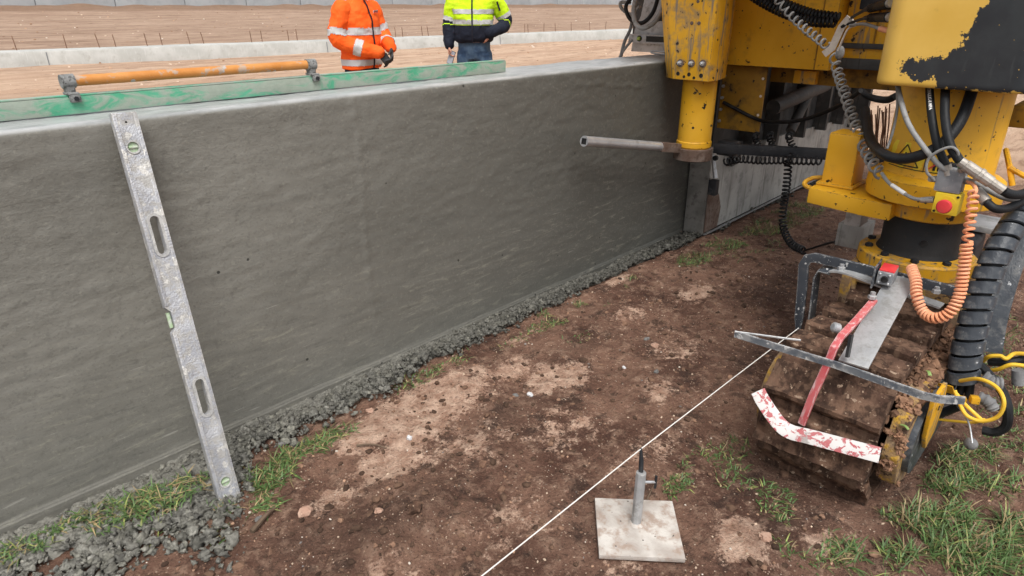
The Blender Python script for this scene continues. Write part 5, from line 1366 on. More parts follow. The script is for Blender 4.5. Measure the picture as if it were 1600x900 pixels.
# --- leg: yoke flange, black tube, yellow housing
CX, CY = 2.80, -1.675
yk = MB().lathe((CX, CY, 0), [(0.192, 0.540), (0.198, 0.545), (0.198, 0.592), (0.190, 0.600), (0.15, 0.603)], 40).build('yoke_flange', M['yellow_worn'], paver, True)
for k in range(10):
    t = 2 * math.pi * k / 10 + 0.2
    MB().lathe((CX + .168 * math.cos(t), CY + .168 * math.sin(t), .600), [(0.014, 0), (0.014, 0.012), (0.011, .014)], 6).build('bolt', M['darksteel'], yk)
MB().bx(CX - 0.16, CX + 0.25, TY0 - .02, TY0 + .025, 0.30, 0.541).bx(CX - 0.16, CX + 0.25, TY1 - 0.01, TY1 + .035, 0.30, 0.541).bx(CX - .16, CX + .25, TY0 + .02, TY1, .475, .541).build('yoke', M['yellow_mud'], paver, bevel=0.006)
tb_ = MB().lathe((CX, CY, 0), [(0.142, 0.600), (0.130, 0.625), (0.130, 0.765)], 40).build('leg_tube', M['leg_black'], paver, True)
hp = Vector((CX, CY, .665)) + Vector((-0.93, -0.30, 0)).normalized() * 0.129
MB().lathe(hp, [(0.013, 0), (0.013, 0.003)], 14, (-0.93, -.30, 0)).build('hole', M['black'], tb_)
MB().lathe((CX, CY, 0), [(0.136, 0.742), (0.150, 0.748), (0.156, 0.80), (0.156, 0.81)], 40).build('leg_collar', M['yellow_worn'], paver, True)
MB().lathe((CX, CY, 0), [(0.200, 0.806), (0.216, 0.812), (0.219, 0.845), (0.216, 0.885), (0.200, 0.897), (0.182, 0.902)], 48).build('leg_flange', M['yellow'], paver, True)
LR = 0.173
housing = MB().lathe((CX, CY, 0), [(LR + .006, 0.900), (LR, 0.912), (LR, 1.40), (LR - .01, 1.41)], 48).build('leg_housing', M['yellow'], paver, True)
VA = math.atan2(-2.21 - CY, -CX)                 # direction from the leg towards the operator side
def cyl_patch(b, pts, r):
    """flat outline (degrees round the housing, z) laid on the housing surface, finely cut"""
    bm = bmesh.new(); vs = [bm.verts.new((d_, z_, 0)) for d_, z_ in pts]; bm.faces.new(vs)
    bmesh.ops.triangulate(bm, faces=bm.faces)
    for _ in range(2): bmesh.ops.subdivide_edges(bm, edges=bm.edges, cuts=1, use_grid_fill=True)
    bm.verts.index_update()
    b.add([(CX + r * math.cos(VA + R_(v.co.x)), CY + r * math.sin(VA + R_(v.co.x)), v.co.y) for v in bm.verts], [tuple(q.index for q in f.verts) for f in bm.faces])
    bm.free(); return b
def cyl_line(b, p, q, w, r):
    (a0, z0), (a1, z1) = p, q
    k = 180 / math.pi / LR
    dx, dz = (a1 - a0) / k, z1 - z0; l = math.hypot(dx, dz); nx, nz = -dz / l * w / 2, dx / l * w / 2
    return cyl_patch(b, [(a0 + nx * k, z0 + nz), (a1 + nx * k, z1 + nz), (a1 - nx * k, z1 - nz), (a0 - nx * k, z0 - nz)], r)
sz = 0.925
st = cyl_patch(MB(), [(-60, sz), (18, sz), (18, sz + .088), (-54, sz + .092), (-57, sz + .082), (-60, sz + .07)], LR + .0012).build('warning_sticker', M['estop_yellow'], paver, True)
b = MB()
tri = [(-53, sz + .012), (-36, sz + .084), (-19, sz + .012)]
for i in range(3): cyl_line(b, tri[i], tri[(i + 1) % 3], .004, LR + .0024)
cyl_line(b, (-13, sz + .004), (-13, sz + .084), .003, LR + .0024)
cyl_line(b, (-60, sz + .003), (17, sz + .003), .003, LR + .0024)
cyl_line(b, (-36, sz + .030), (-36, sz + .058), .006, LR + .0024)
cyl_line(b, (-36, sz + .018), (-36, sz + .024), .006, LR + .0024)
cyl_line(b, (-3, sz + .010), (-3, sz + .040), .008, LR + .0024); cyl_line(b, (1, sz + .010), (1, sz + .040), .006, LR + .0024)
cyl_line(b, (6, sz + .055), (14, sz + .080), .012, LR + .0024); cyl_line(b, (5, sz + .03), (13, sz + .045), .005, LR + .0024)
b.build('sticker_print', M['black'], st)
b = MB(); cyl_line(b, (-8, sz + .015), (4, sz + .05), .004, LR + .0032); cyl_line(b, (-8, sz + .05), (4, sz + .015), .004, LR + .0032)
b.build('sticker_cross', M['red'], st)
# side arm with the square post
arm = MB().prism([(2.66, -1.288, .737), (2.93, -1.288, .737), (2.98, -1.50, .737), (2.95, -1.60, .737), (2.62, -1.60, .737), (2.62, -1.50, .737)], (0, 0, .062)).build('side_arm', M['yellow_chip'], paver, bevel=0.006)
MB().prism([(2.735, -1.302, .799), (2.865, -1.302, .799), (2.865, -1.418, .799), (2.735, -1.418, .799)], (0, 0, .205)).build('square_post', M['yellow_chip'], paver, bevel=0.012)
MB().bx(2.72, 2.88, -1.29, -1.43, .7995, .812).build('weld_plate', M['yellow_chip'], paver, bevel=0.005)
MB().tube(spline(PTS['handle'], 5), 0.009, 8).build('hand_loop', M['yellow_chip'], paver, True)
MB().bx(2.80, 2.90, -1.40, -1.46, .64, .738).build('lug', M['steel'], paver, bevel=0.004)
w0 = PTS['wires']
for k in range(11):
    t = k / 10.0; jit = random.uniform(-.006, .006)
    a0 = Vector(w0[0]).lerp(Vector(w0[1]), t); a1 = Vector(w0[2]).lerp(Vector(w0[3]), t) + Vector((random.uniform(-.02, .02), jit, random.uniform(-.02, .015)))
    MB().tube([a0 + Vector((0, 0, -.03)), (a0 + a1) / 2 + Vector((random.uniform(-.008, .008), jit, 0)), a1], 0.0028, 5).build('binding_wire', M['rebar'], paver, True)
# things seen behind the leg
MB().bx(3.10, 3.26, -1.29, -1.40, .45, .555).build('bracket', M['mold'], paver, bevel=0.006)
MB().bx(3.10, 3.30, -1.73, -1.86, .628, .652).build('step_plate', M['steel'], paver, bevel=0.004)
MB().bx(2.98, 3.20, -1.72, -1.83, .46, .62).build('motor', M['darksteel'], paver, bevel=0.03, seg=3)
y_ = PTS['yel_right']
MB().tube([Vector(y_[5]), Vector(y_[0]), Vector(y_[1])], 0.010, 8).build('guard_bar', M['yellow'], paver, True)
MB().tube([Vector(y_[0]), Vector(y_[2]), Vector(y_[2]) + Vector((0.05, -.12, .02))], 0.010, 8).build('guard_bar', M['yellow'], paver, True)
MB().bx(3.15, 3.35, -1.80, -2.2, 1.03, 1.11).build('rear_rail', M['yellow_dark'], paver, bevel=0.006)

# --- control cover over the leg, black paint worn through
def m_cover():
    t = NT('faded_yellow_cover_with_black_wear', True)
    _, ch = t.attr()
    n = t.math('ADD', t.math('MULTIPLY', t.math('SUBTRACT', t.noise(26, 6, 0.72), 0.5), 0.30), t.math('MULTIPLY', t.math('SUBTRACT', t.noise(95, 4, 0.6), 0.5), 0.10))
    k = t.ramp(t.math('ADD', ch[0], n), 0.497, 0.503)
    fl = t.ramp(t.noise(75, 4, 0.55), 0.715, 0.72)                        # yellow flecks left inside the black
    k = t.math('MULTIPLY', k, t.math('SUBTRACT', 1.0, fl))
    yel = t.mix(t.ramp(t.noise(6, 4), 0.3, 0.7), (0.66, 0.40, 0.065), (0.74, 0.47, 0.10))
    yel = t.mix(t.math('MULTIPLY', t.ramp(t.noise(20, 5), 0.62, 0.72), 0.5), yel, (0.50, 0.30, 0.06))
    blk = t.mix(t.ramp(t.noise(9, 4), 0.35, 0.7), (0.017, 0.021, 0.026), (0.030, 0.036, 0.040))
    blk = t.mix(t.math('MULTIPLY', t.ramp(t.noise(1.0, 5, 0.6, t.coord((30, 30, 5))), 0.6, 0.75), 0.3), blk, (0.10, 0.11, 0.11))
    return t.done(t.mix(k, yel, blk), t.mix(k, (0.36,) * 3, (0.30,) * 3), 0.0, t.bump(k, 0.35, -0.0015), 0.5)
M['cover'] = m_cover()
def rrect(x0, x1, y0, y1, r, step=0.008):
    c = []
    for cx_, cy_, a0 in ((x1 - r, y1 - r, 0), (x0 + r, y1 - r, 90), (x0 + r, y0 + r, 180), (x1 - r, y0 + r, 270)):
        for k in range(9): a_ = R_(a0 + 90 * k / 8); c.append((cx_ + r * math.cos(a_), cy_ + r * math.sin(a_)))
    out = []
    for i in range(len(c)):
        p, q = c[i], c[(i + 1) % len(c)]; n_ = max(1, int(math.dist(p, q) / step))
        out += [(p[0] + (q[0] - p[0]) * k / n_, p[1] + (q[1] - p[1]) * k / n_) for k in range(n_)]
    return out
ol = rrect(2.50, 3.05, -1.925, -1.485, 0.055)
zs = [1.212, 1.213, 1.218] + list(np.arange(1.226, 1.62, 0.008)) + [1.75, 1.9]
vs = []
for i, z in enumerate(zs):
    s = (0.90, 0.975, 0.995)[i] if i < 3 else 1.0
    vs += [((x - 2.775) * s + 2.775, (y + 1.705) * s - 1.705, z - (0.02 * (y + 1.7)) * 0) for x, y in ol]
n_ = len(ol); vs = np.array(vs)
fs = np.array([(i * n_ + k, i * n_ + (k + 1) % n_, (i + 1) * n_ + (k + 1) % n_, (i + 1) * n_ + k) for i in range(len(zs) - 1) for k in range(n_)])
poly = np.array([(p[1], p[2]) for p in PTS['patch']])
def sdist(P, poly):
    d_ = np.full(len(P), 9.0); ins = np.zeros(len(P), bool)
    for i in range(len(poly)):
        a_, b_ = poly[i], poly[(i + 1) % len(poly)]
        ab = b_ - a_; t = np.clip(((P - a_) @ ab) / (ab @ ab), 0, 1)
        d_ = np.minimum(d_, np.linalg.norm(P - a_ - t[:, None] * ab, axis=1))
        c = ((a_[1] > P[:, 1]) != (b_[1] > P[:, 1])) & (P[:, 0] < (b_[0] - a_[0]) * (P[:, 1] - a_[1]) / (b_[1] - a_[1] + 1e-12) + a_[0])
        ins ^= c
    return np.where(ins, d_, -d_)
sd_ = sdist(vs[:, 1:3], poly)
sd_ = np.where((vs[:, 0] > 2.53) & (vs[:, 1] > -1.6), -1, sd_)
cover = np_obj('control_cover', vs, fs, M['cover'], paver, True, 0.5 + np.clip(sd_ * 3.0, -.5, .5))
cover['label'] = 'faded yellow cover with a large flaked black patch'
MB().bx(2.53, 3.02, -1.90, -1.51, 1.2125, 1.222).build('cover_floor', M['yellow_dark'], paver)
MB().box((2.56, -1.93, 1.285), (0.03, 0.035, 0.085)).build('latch', M['black'], paver, bevel=0.004)
p_ = PTS['plugs']
for i, j in ((0, 1), (2, 3)):
    a0, a1 = Vector(p_[i]), Vector(p_[j]); pl = MB().tube([a0, a0.lerp(a1, .35), a0.lerp(a1, .6), a1], [.008, .014, .016, .018], 12)
    for k in range(6): c_ = a0.lerp(a1, .25 + .06 * k); pl.tube([c_, c_ + (a1 - a0).normalized() * .008], .0165, 12)
    o = pl.build('cable_plug', M['black_cable'], paver, True)
    MB().tube([a1, a1 + (a1 - a0).normalized() * .03], .016, 12).build('plug_collar', M['galv'], o, True)
MB().tube(spline([Vector(p_[0]), Vector(p_[5]), Vector(PTS['tag'][2])], 6), .006, 8).build('cable', M['black_cable'], paver, True)
MB().tube(spline([Vector(p_[2]), Vector(p_[5]) + Vector((0, 0, -.02)), Vector(PTS['tag'][2])], 6), .006, 8).build('cable', M['black_cable'], paver, True)
MB().tube(spline([Vector(p_[4]), Vector((3.0, -1.27, 1.385)), Vector(p_[5]) + Vector((0, 0, -.03))], 6), .006, 8).build('cable', M['grey_cable'], paver, True)
MB().tube([Vector(p_[4]), Vector((2.77, -1.44, 1.368))], .010, 10).build('cable_gland', M['orange_cable'], paver, True)

# --- emergency stop box
EB = MB().box((2.475, -1.782, .945), (0.055, 0.074, 0.072)).build('switch_box', M['estop_grey'], paver, bevel=0.006)
eb = MB().box((2.475, -1.790, .873), (0.055, 0.072, 0.070)).build('emergency_stop_box', M['estop_yellow'], paver, bevel=0.006)
MB().lathe((2.4475, -1.790, .869), [(0.030, 0), (0.030, .0015)], 24, (-1, 0, 0)).build('button_ring', M['estop_yellow'], eb, True)
MB().lathe((2.447, -1.790, .869), [(0.012, 0), (0.012, 0.010), (0.021, 0.012), (0.0225, 0.020), (0.019, 0.026), (0.008, 0.028)], 24, (-1, 0, 0)).build('red_button', M['red'], eb, True)
for dy, dz in ((-.028, .027), (.028, -.027)): MB().lathe((2.4475, -1.790 + dy, .873 + dz), [(0.004, 0), (0.004, .002)], 8, (-1, 0, 0)).build('screw', M['darksteel'], eb)
MB().box((2.515, -1.785, .91), (0.03, 0.06, 0.16)).build('box_bracket', M['darksteel'], paver, bevel=0.003)
for p0, p1, r_ in (((2.47, -1.745, .942), (2.45, -1.728, .944), .011), ((2.47, -1.825, .950), (2.455, -1.842, .952), .011), ((2.465, -1.752, .877), (2.468, -1.715, .868), .011), ((2.45, -1.806, .982), (2.44, -1.804, .995), .009)):
    MB().tube([p0, p1], [r_, r_ * .85], 12).build('cable_gland', M['brass'], paver, True)
MB().tube([(2.44, -1.804, .995), (2.43, -1.797, 1.028)], .0085, 12).build('green_plug', M['green_plastic'], paver, True)

# --- hoses and cables
def hose(name, key, r_, mat, n=10, sub=7):
    return MB().tube(spline(PTS[key], sub), r_, n).build(name, M[mat], paver, True)
hose('hydraulic_hose', 'hose_loop', .0175, 'rubber', 12)
ha = hose('hydraulic_hose', 'hose_a', .0125, 'rubber', 12)
hose('hydraulic_hose', 'hose_b', .0135, 'rubber', 12)
hose('hydraulic_hose', 'hose_c', .014, 'rubber'); hose('hydraulic_hose', 'hose_d', .013, 'rubber')
fa = Vector(PTS['fitting_a'][0]); fb = Vector(PTS['fitting_a'][-1])
MB().tube([fa, fa.lerp(fb, .12), fa.lerp(fb, .13), fa.lerp(fb, .42), fa.lerp(fb, .43), fa.lerp(fb, .50), fa.lerp(fb, .51), fa.lerp(fb, .72), fa.lerp(fb, .73), fb], [.015, .015, .018, .018, .021, .021, .018, .018, .015, .0155], 12).build('hose_coupling', M['brass'], paver, False)
fa = Vector(PTS['fitting_b'][0]); fb = Vector(PTS['fitting_b'][-1])
MB().tube([fa, fa.lerp(fb, .5), fb], [.015, .0165, .0165], 12).build('hose_coupling', M['brass'], paver, True)
fa = Vector(PTS['hose_a'][-1]); MB().tube([fa, fa + Vector((0.0, -.014, -.03))], .015, 10).build('hose_coupling', M['brass'], paver, True)
hose('cable', 'cable_grey_b', .0085, 'grey_cable'); hose('cable', 'cable_grey_thin', .0045, 'grey_cable'); hose('cable', 'estop_loop', .0045, 'grey_cable', 8)
cb = hose('cable', 'cable_estop', .006, 'grey_cable', 8)
ce = [Vector(p) for p in PTS['cable_estop']]
MB().tube([ce[1].lerp(ce[2], .15), ce[2].lerp(ce[3], .1)], .0072, 10).build('cable_marker', M['white'], cb, True)
hose('air_line', 'orange_lead', .006, 'orange_cable', 8)
oc_ = PTS['coil_orange']
MB().coil(oc_[:3], .0125, .0046, 8).coil(oc_[2:], .0138, .0047, 40).build('air_line_coil', M['orange_cable'], paver, True)
MB().coil(PTS['coil_black1'], .0200, .0080, 30, phase=.5).build('coiled_cable', M['black_cable'], paver, True)
MB().coil(PTS['coil_black2'], .0200, .0080, 30, phase=2).build('coiled_cable', M['black_cable'], paver, True)
MB().coil(PTS['coil_grey_up'], .017, .0050, 12).build('coiled_cable', M['grey_cable'], paver, True)
MB().coil(PTS['coil_grey_down'], .0185, .0050, 17.5).build('coiled_cable', M['grey_cable'], paver, True)
MB().coil([(x - .05, y, z - .034) for x, y, z in PTS['coil_bar']], .019, .006, 22).build('coiled_cable', M['black_cable'], paver, True)
for k, yy in enumerate((-.50, -.585, -.70)):
    cz = .682 + .012 * k
    MB().coil([(3.955, yy - .05, cz - .045), (3.935, yy - .02, cz - .01), (3.95, yy + .02, cz + .038), (4.0, yy + .035, cz + .045)], .016, .0055, 8).build('coiled_cable', M['black_cable'], paver, True)
MB().coil(PTS['coil_hang'], .019, .0058, 30).build('coiled_cable', M['black_cable'], paver, True)
hose('cable', 'coil_hang_tail', .006, 'black_cable', 8)
hose('cable', 'long_hose', .011, 'black_cable'); hose('cable', 'vib_hose', .016, 'rubber')
tg = [Vector(p) for p in PTS['tag']]
tago = MB().strip([tg[0], tg[1], tg[2], tg[3]], .030, .0015, (-1, -.3, .1)).build('cloth_tag', M['tagpaper'], paver, True)
MB().tube(spline([tg[3], tg[3] + Vector((0, -.03, -.03)), tg[2] + Vector((-.01, -.03, -.01)), tg[1] + Vector((-.01, -.03, -.01))], 6), .004, 6).build('tag_cord', M['tagpaper'], tago, True)
MB().sphere(tg[1] + Vector((0.02, -.03, -.02)), (.015, .02, .03), 10, 8).build('knot', M['grey_cable'], tago, True)
for kk, r_, mt_ in (('left_hose1', .014, 'grey_cable'), ('left_hose2', .013, 'black_cable'), ('left_hose3', .011, 'dust_rubber'), ('left_hose4', .011, 'grey_cable'), ('left_hose5', .009, 'grey_cable')):
    hose('hose', kk, r_, mt_, 10)
# lettering along one hydraulic hose
try:
    fc = bpy.data.curves.new('hose_lettering', 'FONT'); fc.body = 'CUYAR HYDRAULIC-8 MPA'; fc.size = 0.012; fc.offset = 0.0004
    fo = bpy.data.objects.new('tmp_text', fc); COL.objects.link(fo)
    em = fo.evaluated_get(bpy.context.evaluated_depsgraph_get()).to_mesh()
    tv = [v.co.copy() for v in em.vertices]; tf = [tuple(p.vertices) for p in em.polygons]
    bpy.data.objects.remove(fo)
    Ph = spline(PTS['hose_a'], 12); Fh = frames(Ph); dd = [0]
    for i in range(1, len(Ph)): dd.append(dd[-1] + (Ph[i] - Ph[i - 1]).length)
    cm = Vector(cam.location); nv = []
    for v in tv:
        s = 0.035 + v.x
        j = min(max(int(np.searchsorted(dd, s)) - 1, 0), len(Ph) - 2); t = (s - dd[j]) / (dd[j + 1] - dd[j])
        c = Ph[j].lerp(Ph[j + 1], t); T = Fh[j][0]
        e = Vector((-0.98, -0.2, 0.0)); e = (e - T * e.dot(T)).normalized(); sd2 = T.cross(e)
        a_ = (v.y - 0.004) / .0125
        nv.append(c + (e * math.cos(a_) - sd2 * math.sin(a_)) * .0131)
    MB().add(nv, tf).build('hose_lettering', M['white'], ha, False, recalc=False)
except Exception as ex:
    print('lettering skipped', ex)

# --- spiral-wrapped hose bundle down to the sensors
gp = spline(PTS['guard_hose'], 10)
gl = MB().tube(gp, .027, 14).build('hose_bundle', M['rubber'], paver, True)
gF = frames(gp); tot = [0.0]
for i in range(1, len(gp)): tot.append(tot[-1] + (gp[i] - gp[i - 1]).length)
nb = 15
for k in range(nb):
    s0 = tot[-1] * (k + .04) / nb; s1 = tot[-1] * (k + .90) / nb
    vs = []; fs = []
    m_ = 22
    for q in range(2):
        for r_ in ((.031, .0355, .0355, .031) if True else ()):
            pass
    loops_ = [(0.00, .0315), (0.06, .0362), (0.94, .0362), (1.0, .0315)]
    for fr, rad in loops_:
        for w_ in range(m_):
            a_ = 2 * math.pi * w_ / m_
            s = s0 + (s1 - s0) * fr + 0.010 * math.sin(a_ + 0.8)
            s = min(max(s, 0), tot[-1] - 1e-4)
            j = min(max(int(np.searchsorted(tot, s)) - 1, 0), len(gp) - 2); t = (s - tot[j]) / (tot[j + 1] - tot[j])
            c = gp[j].lerp(gp[j + 1], t); u_ = gF[j][1].lerp(gF[j + 1][1], t); v_ = gF[j][2].lerp(gF[j + 1][2], t)
            vs.append(c + (u_ * math.cos(a_) + v_ * math.sin(a_)) * rad * (1.08 + 0.02 * max(0, k - 4)))
    for i in range(3):
        for w_ in range(m_): fs.append((i * m_ + w_, i * m_ + (w_ + 1) % m_, (i + 1) * m_ + (w_ + 1) % m_, (i + 1) * m_ + w_))
    MB().add(vs, fs).build('guard_band', M['rubber_blue'], gl, True)
hb_ = MB().strip(spline(PTS['guard_hose_back'], 8), .012, .075, (0.2, -1, 0.1)).build('guard_strap', M['rubber_blue'], paver, True)
for kk, r_, mt_ in (('yellow1', .0058, 'yellow_cable'), ('yellow2', .0045, 'yellow_cable'), ('yellow3', .0065, 'yellow_cable'), ('yellow4', .0065, 'yellow_cable'), ('yellow5', .0055, 'yellow_cable'),
                  ('rubber1', .012, 'rubber'), ('rubber2', .014, 'rubber'), ('rubber3', .014, 'rubber'), ('rubber4', .014, 'rubber'), ('wire_end', .003, 'galv')):
    hose('cable', kk, r_, mt_, 9)
for kk, r_ in (('boot1', .020), ('boot2', .017), ('boot3', .016)):
    P = spline(PTS[kk], 6); MB().tube(P, [r_ * (1 + .22 * (i % 3 == 1)) for i in range(len(P))], 12).build('cable_boot', M['dust_rubber'], paver, True)
MB().sphere((2.23, -2.055, .205), (.017, .020, .020), 12, 8).build('cable_boot', M['dust_rubber'], paver, True)
for dx, dy in ((0, -.020), (0.006, 0.0), (-.004, .022)):
    c_ = Vector(PTS['guard_hose'][-1]) + Vector((dx, dy, 0)); MB().tube([c_ + Vector((0, 0, .01)), c_ + Vector((-.01, dy * .4, -.045))], .0125, 10).build('cable_boot', M['rubber'], paver, True)
pb = [Vector(p) for p in PTS['plug_bracket']]
MB().bar(pb[0], pb[1], .004, .030, (-.3, .2, 1)).build('plug_bracket', M['yellow_chip'], paver)
MB().box((2.27, -1.995, .318), (.022, .026, .022), Matrix.Rotation(.4, 3, 'Z')).build('plug_clip', M['yellow_chip'], paver, bevel=.002)
MB().box((2.265, -2.028, .336), (.022, .024, .022), Matrix.Rotation(.5, 3, 'Z')).build('plug_clip', M['yellow_chip'], paver, bevel=.002)

# --- steering and height sensor arm in front of the track
hk = [(2.44, -1.90, .600), (2.44, -1.70, .602), (2.44, -1.50, .603), (2.44, -1.43, .603), (2.44, -1.405, .592), (2.44, -1.395, .565), (2.438, -1.405, .48), (2.425, -1.418, .36), (2.42, -1.424, .315)]
hkb = MB()
P = []
for i in range(len(hk) - 1): P.append(Vector(hk[i]))
P.append(Vector(hk[-1]))
vs = []; fs = []
for i, p in enumerate(P):
    t = (P[min(i + 1, len(P) - 1)] - P[max(i - 1, 0)]).normalized(); u = Vector((-1, 0, 0)); r_ = t.cross(u).normalized()
    wv = .018 if i < 7 else (.016 if i == 7 else .009)
    vs += [p + r_ * wv + u * .006, p - r_ * wv + u * .006, p - r_ * wv - u * .006, p + r_ * wv - u * .006]
for i in range(len(P) - 1):
    for k in range(4): fs.append((i * 4 + k, i * 4 + (k + 1) % 4, i * 4 + 4 + (k + 1) % 4, i * 4 + 4 + k))
fs += [(3, 2, 1, 0), tuple(len(vs) - 4 + k for k in range(4))]
hook = hkb.add(vs, fs).build('hook_bar', M['darkspeck'], paver, bevel=0.002)
MB().strip(spline([(2.43, -1.50, .575), (2.42, -1.56, .585), (2.41, -1.68, .572), (2.40, -1.86, .555)], 5), .05, .006).build('mount_plate', M['steel'], paver)
MB().strip([(2.44, -1.50, .575), (2.45, -1.455, .565), (2.45, -1.445, .53), (2.45, -1.455, .36)], .060, .005, (0, 1, .2)).build('side_shield', M['darkspeck'], paver)
MB().bx(2.50, 2.53, -1.515, -1.545, .36, .57).build('yellow_stay', M['yellow_mud'], paver, bevel=.003)
for yy in (-1.53, -1.83):
    MB().lathe((2.425, yy, .585), [(.013, 0), (.013, .012), (.008, .013), (.008, .022)], 6).build('bolt', M['steel'], paver, True)
pA = Vector((2.44, -1.722, .607)); pB = Vector((1.935, -1.752, .487))
MB().bar(pA, pB, .082, .007, (0, 0, 1)).build('sensor_plate', M['steel'], paver, bevel=.0015)
sbx = Vector((2.372, -1.690, .625)); rs_ = Matrix.Rotation(.10, 3, 'Z')
sb_ = MB().box(sbx, (.085, .048, .044), rs_).build('sensor_box', M['estop_grey'], paver, bevel=.004)
MB().box(sbx + Vector((.004, 0, .024)), (.078, .046, .006), rs_).build('sensor_lid', M['red'], sb_, bevel=.002)
MB().box(sbx + Vector((-.015, .030, .002)), (.10, .005, .075), rs_).build('sensor_shield', M['darkspeck'], sb_, bevel=.001)
MB().lathe(sbx + Vector((-.043, -.004, -.002)), [(.012, 0), (.010, .006)], 12, (-1, 0, 0)).build('sensor_hub', M['black'], sb_, True)
for dy, dz in ((-.017, -.015), (.012, -.015), (-.017, .014), (.012, .014)): MB().sphere(sbx + Vector((-.043, dy, dz)), .0045, 8, 6).build('screw', M['steel'], sb_, True)
ra = [(2.21, -1.705, .590), (2.06, -1.705, .572), (1.955, -1.700, .556), (1.915, -1.697, .530), (1.905, -1.692, .480), (1.885, -1.675, .375), (1.868, -1.664, .272)]
MB().strip(ra, .022, .010, (-.55, 0, 1)).build('swing_arm', M['redarm'], paver, bevel=.002)
MB().lathe((2.20, -1.700, .598), [(.013, 0), (.013, .010), (.008, .012), (.008, .022)], 6).build('bolt', M['steel'], paver, True)
MB().lathe((1.985, -1.672, .563), [(.010, -.012), (.015, -.008), (.015, .008), (.010, .012)], 14, (-.6, .6, .3)).build('pivot_nut', M['steel'], paver, True)
MB().bar((1.945, -1.728, .575), (1.925, -1.735, .510), .008, .020, (-1, 0, 0)).build('pivot_pin', M['black'], paver)
# wand: flat bar over the string, cranked at its end
MB().strip([(1.90, -1.401, .479), (1.90, -1.50, .481), (1.90, -1.72, .487), (1.895, -1.945, .484), (1.90, -1.985, .487), (1.93, -2.035, .491)], .006, .022, (0, 0, 1)).build('wand_bar', M['wand'], paver)
MB().tube([(1.895, -1.402, .489), (1.97, -1.56, .489), (1.985, -1.578, .487)], .0035, 6).build('wand_stay', M['steel'], paver, True)
sk = [(1.852, -1.522, .338), (1.852, -1.545, .308), (1.853, -1.600, .256), (1.855, -1.640, .240), (1.862, -1.700, .246), (1.885, -1.885, .262)]
MB().strip(spline(sk, 4), .006, .046, (.55, 0, .83)).build('skid', M['skid'], paver, bevel=.002, label='curved skid with flaking red and white paint')

# --- lift leg beside the barrier
LXc, LYc = 3.70, -0.215
def oct_pts(z, gx, gy0, gy1):
    return [(3.545 - gx, -.345 - gy0, z), (3.545 - gx, -.125 + gy1, z), (3.605 - gx, -.045 + gy1, z), (3.80, -.045 + gy1, z), (3.80, -.320 - gy0, z), (3.625, -.358 - gy0, z)]
bk = MB(); lo_ = oct_pts(1.06, 0, 0, 0); hi_ = oct_pts(1.60, .01, .01, .095); h2_ = oct_pts(2.3, .01, .01, .10)
bk.add(lo_ + hi_ + h2_, [tuple(range(6))] + [(k + o, (k + 1) % 6 + o, 6 + (k + 1) % 6 + o, 6 + k + o) for o in (0, 6) for k in range(6)] + [tuple(range(12, 18))[::-1]])
bracket = bk.build('leg_bracket', M['yellow_worn'], paver, bevel=0.006)
for k, yy in enumerate((-.165, -.235, -.305)):
    o = MB().lathe((3.544, yy, 1.150 + .002 * k), [(.021, 0), (.021, .004)], 16, (-1, 0, 0)).build('washer', M['rust'], bracket, True)
    MB().lathe((3.540, yy, 1.150 + .002 * k), [(.0135, 0), (.0135, .012), (.008, .014), (.008, .024), (.006, .026)], 6, (-1, 0, 0)).build('bolt', M['steel'], bracket)
for yy, zz, rd in ((-.155, 1.092, .011), (-.195, 1.078, .008), (-.225, 1.092, .011), (-.258, 1.076, .008), (-.300, 1.090, .012)):
    MB().lathe((3.5448, yy, zz), [(rd, 0), (rd, .0015)], 14, (-1, 0, 0)).build('hole', M['black'], bracket)
for yy, zz in ((-.215, 1.36), (-.258, 1.36), (-.24, 1.47)):
    o = MB().lathe((3.540, yy, zz), [(.010, 0), (.010, .003), (.006, .004)], 12, (-1, 0, 0)).build('rivet', M['rust'], bracket, True)
MB().lathe((LXc, LYc, 0), [(.095, .640), (.097, .668), (.103, .672), (.103, .700), (.098, .706), (.098, 1.10)], 36).build('lift_cylinder', M['yellow_chip'], paver, True)
MB().lathe((LXc, LYc, 0), [(.108, .592), (.114, .596), (.114, .660), (.108, .664)], 36).build('clamp_ring', M['rust'], paver, True)
s0, s1 = Vector(PTS['silver_rod'][0]), Vector((3.60, -.165, .664))
# keep the tube clear of the barrier
s0 = Vector((2.735, -.125, .817))
MB().tube([s0, s0.lerp(s1, .80)], .027, 20).build('guide_tube', M['chrome'], paver, True)
MB().bar(s0 - (s1 - s0).normalized() * .0008, s0 + (s1 - s0).normalized() * .001, .030, .030).build('tube_mouth', M['black'], paver)
MB().bar(s0.lerp(s1, .78), s1, .054, .054).build('tube_socket', M['rust'], paver, bevel=.004)
# --- cross bar, guard plate and mold
MB().bar((3.80, -.30, .655), (4.06, -1.25, .690), .05, .058).build('cross_bar', M['darksteel'], paver, bevel=.004)
MB().box((3.86, -.36, .655), (.09, .10, .085)).build('bar_clamp', M['darksteel'], paver, bevel=.005)
gpl = MB().bx(4.02, 4.035, -.19, -.465, .735, 1.13).build('guard_plate', M['yellow_dark'], paver, bevel=.002)
for zz in (.78, .85, .92, .99, 1.05): MB().lathe((4.019, -.205, zz), [(.010, 0), (.010, .008)], 8, (-1, 0, 0)).build('bolt', M['galv'], gpl)
for zz in (.84, .95, 1.05): MB().lathe((4.019, -.448, zz), [(.008, 0), (.008, .003)], 8, (-1, 0, 0)).build('bolt', M['tagpaper'], gpl)
mp = MB().prism([(4.07, -.160, .022), (6.75, -.160, .060), (6.75, -.160, .50), (4.07, -.160, .56)], (0, .03, 0)).build('mold_side', M['mold'], paver, bevel=.003, label='steel mold side plate wet with cement')
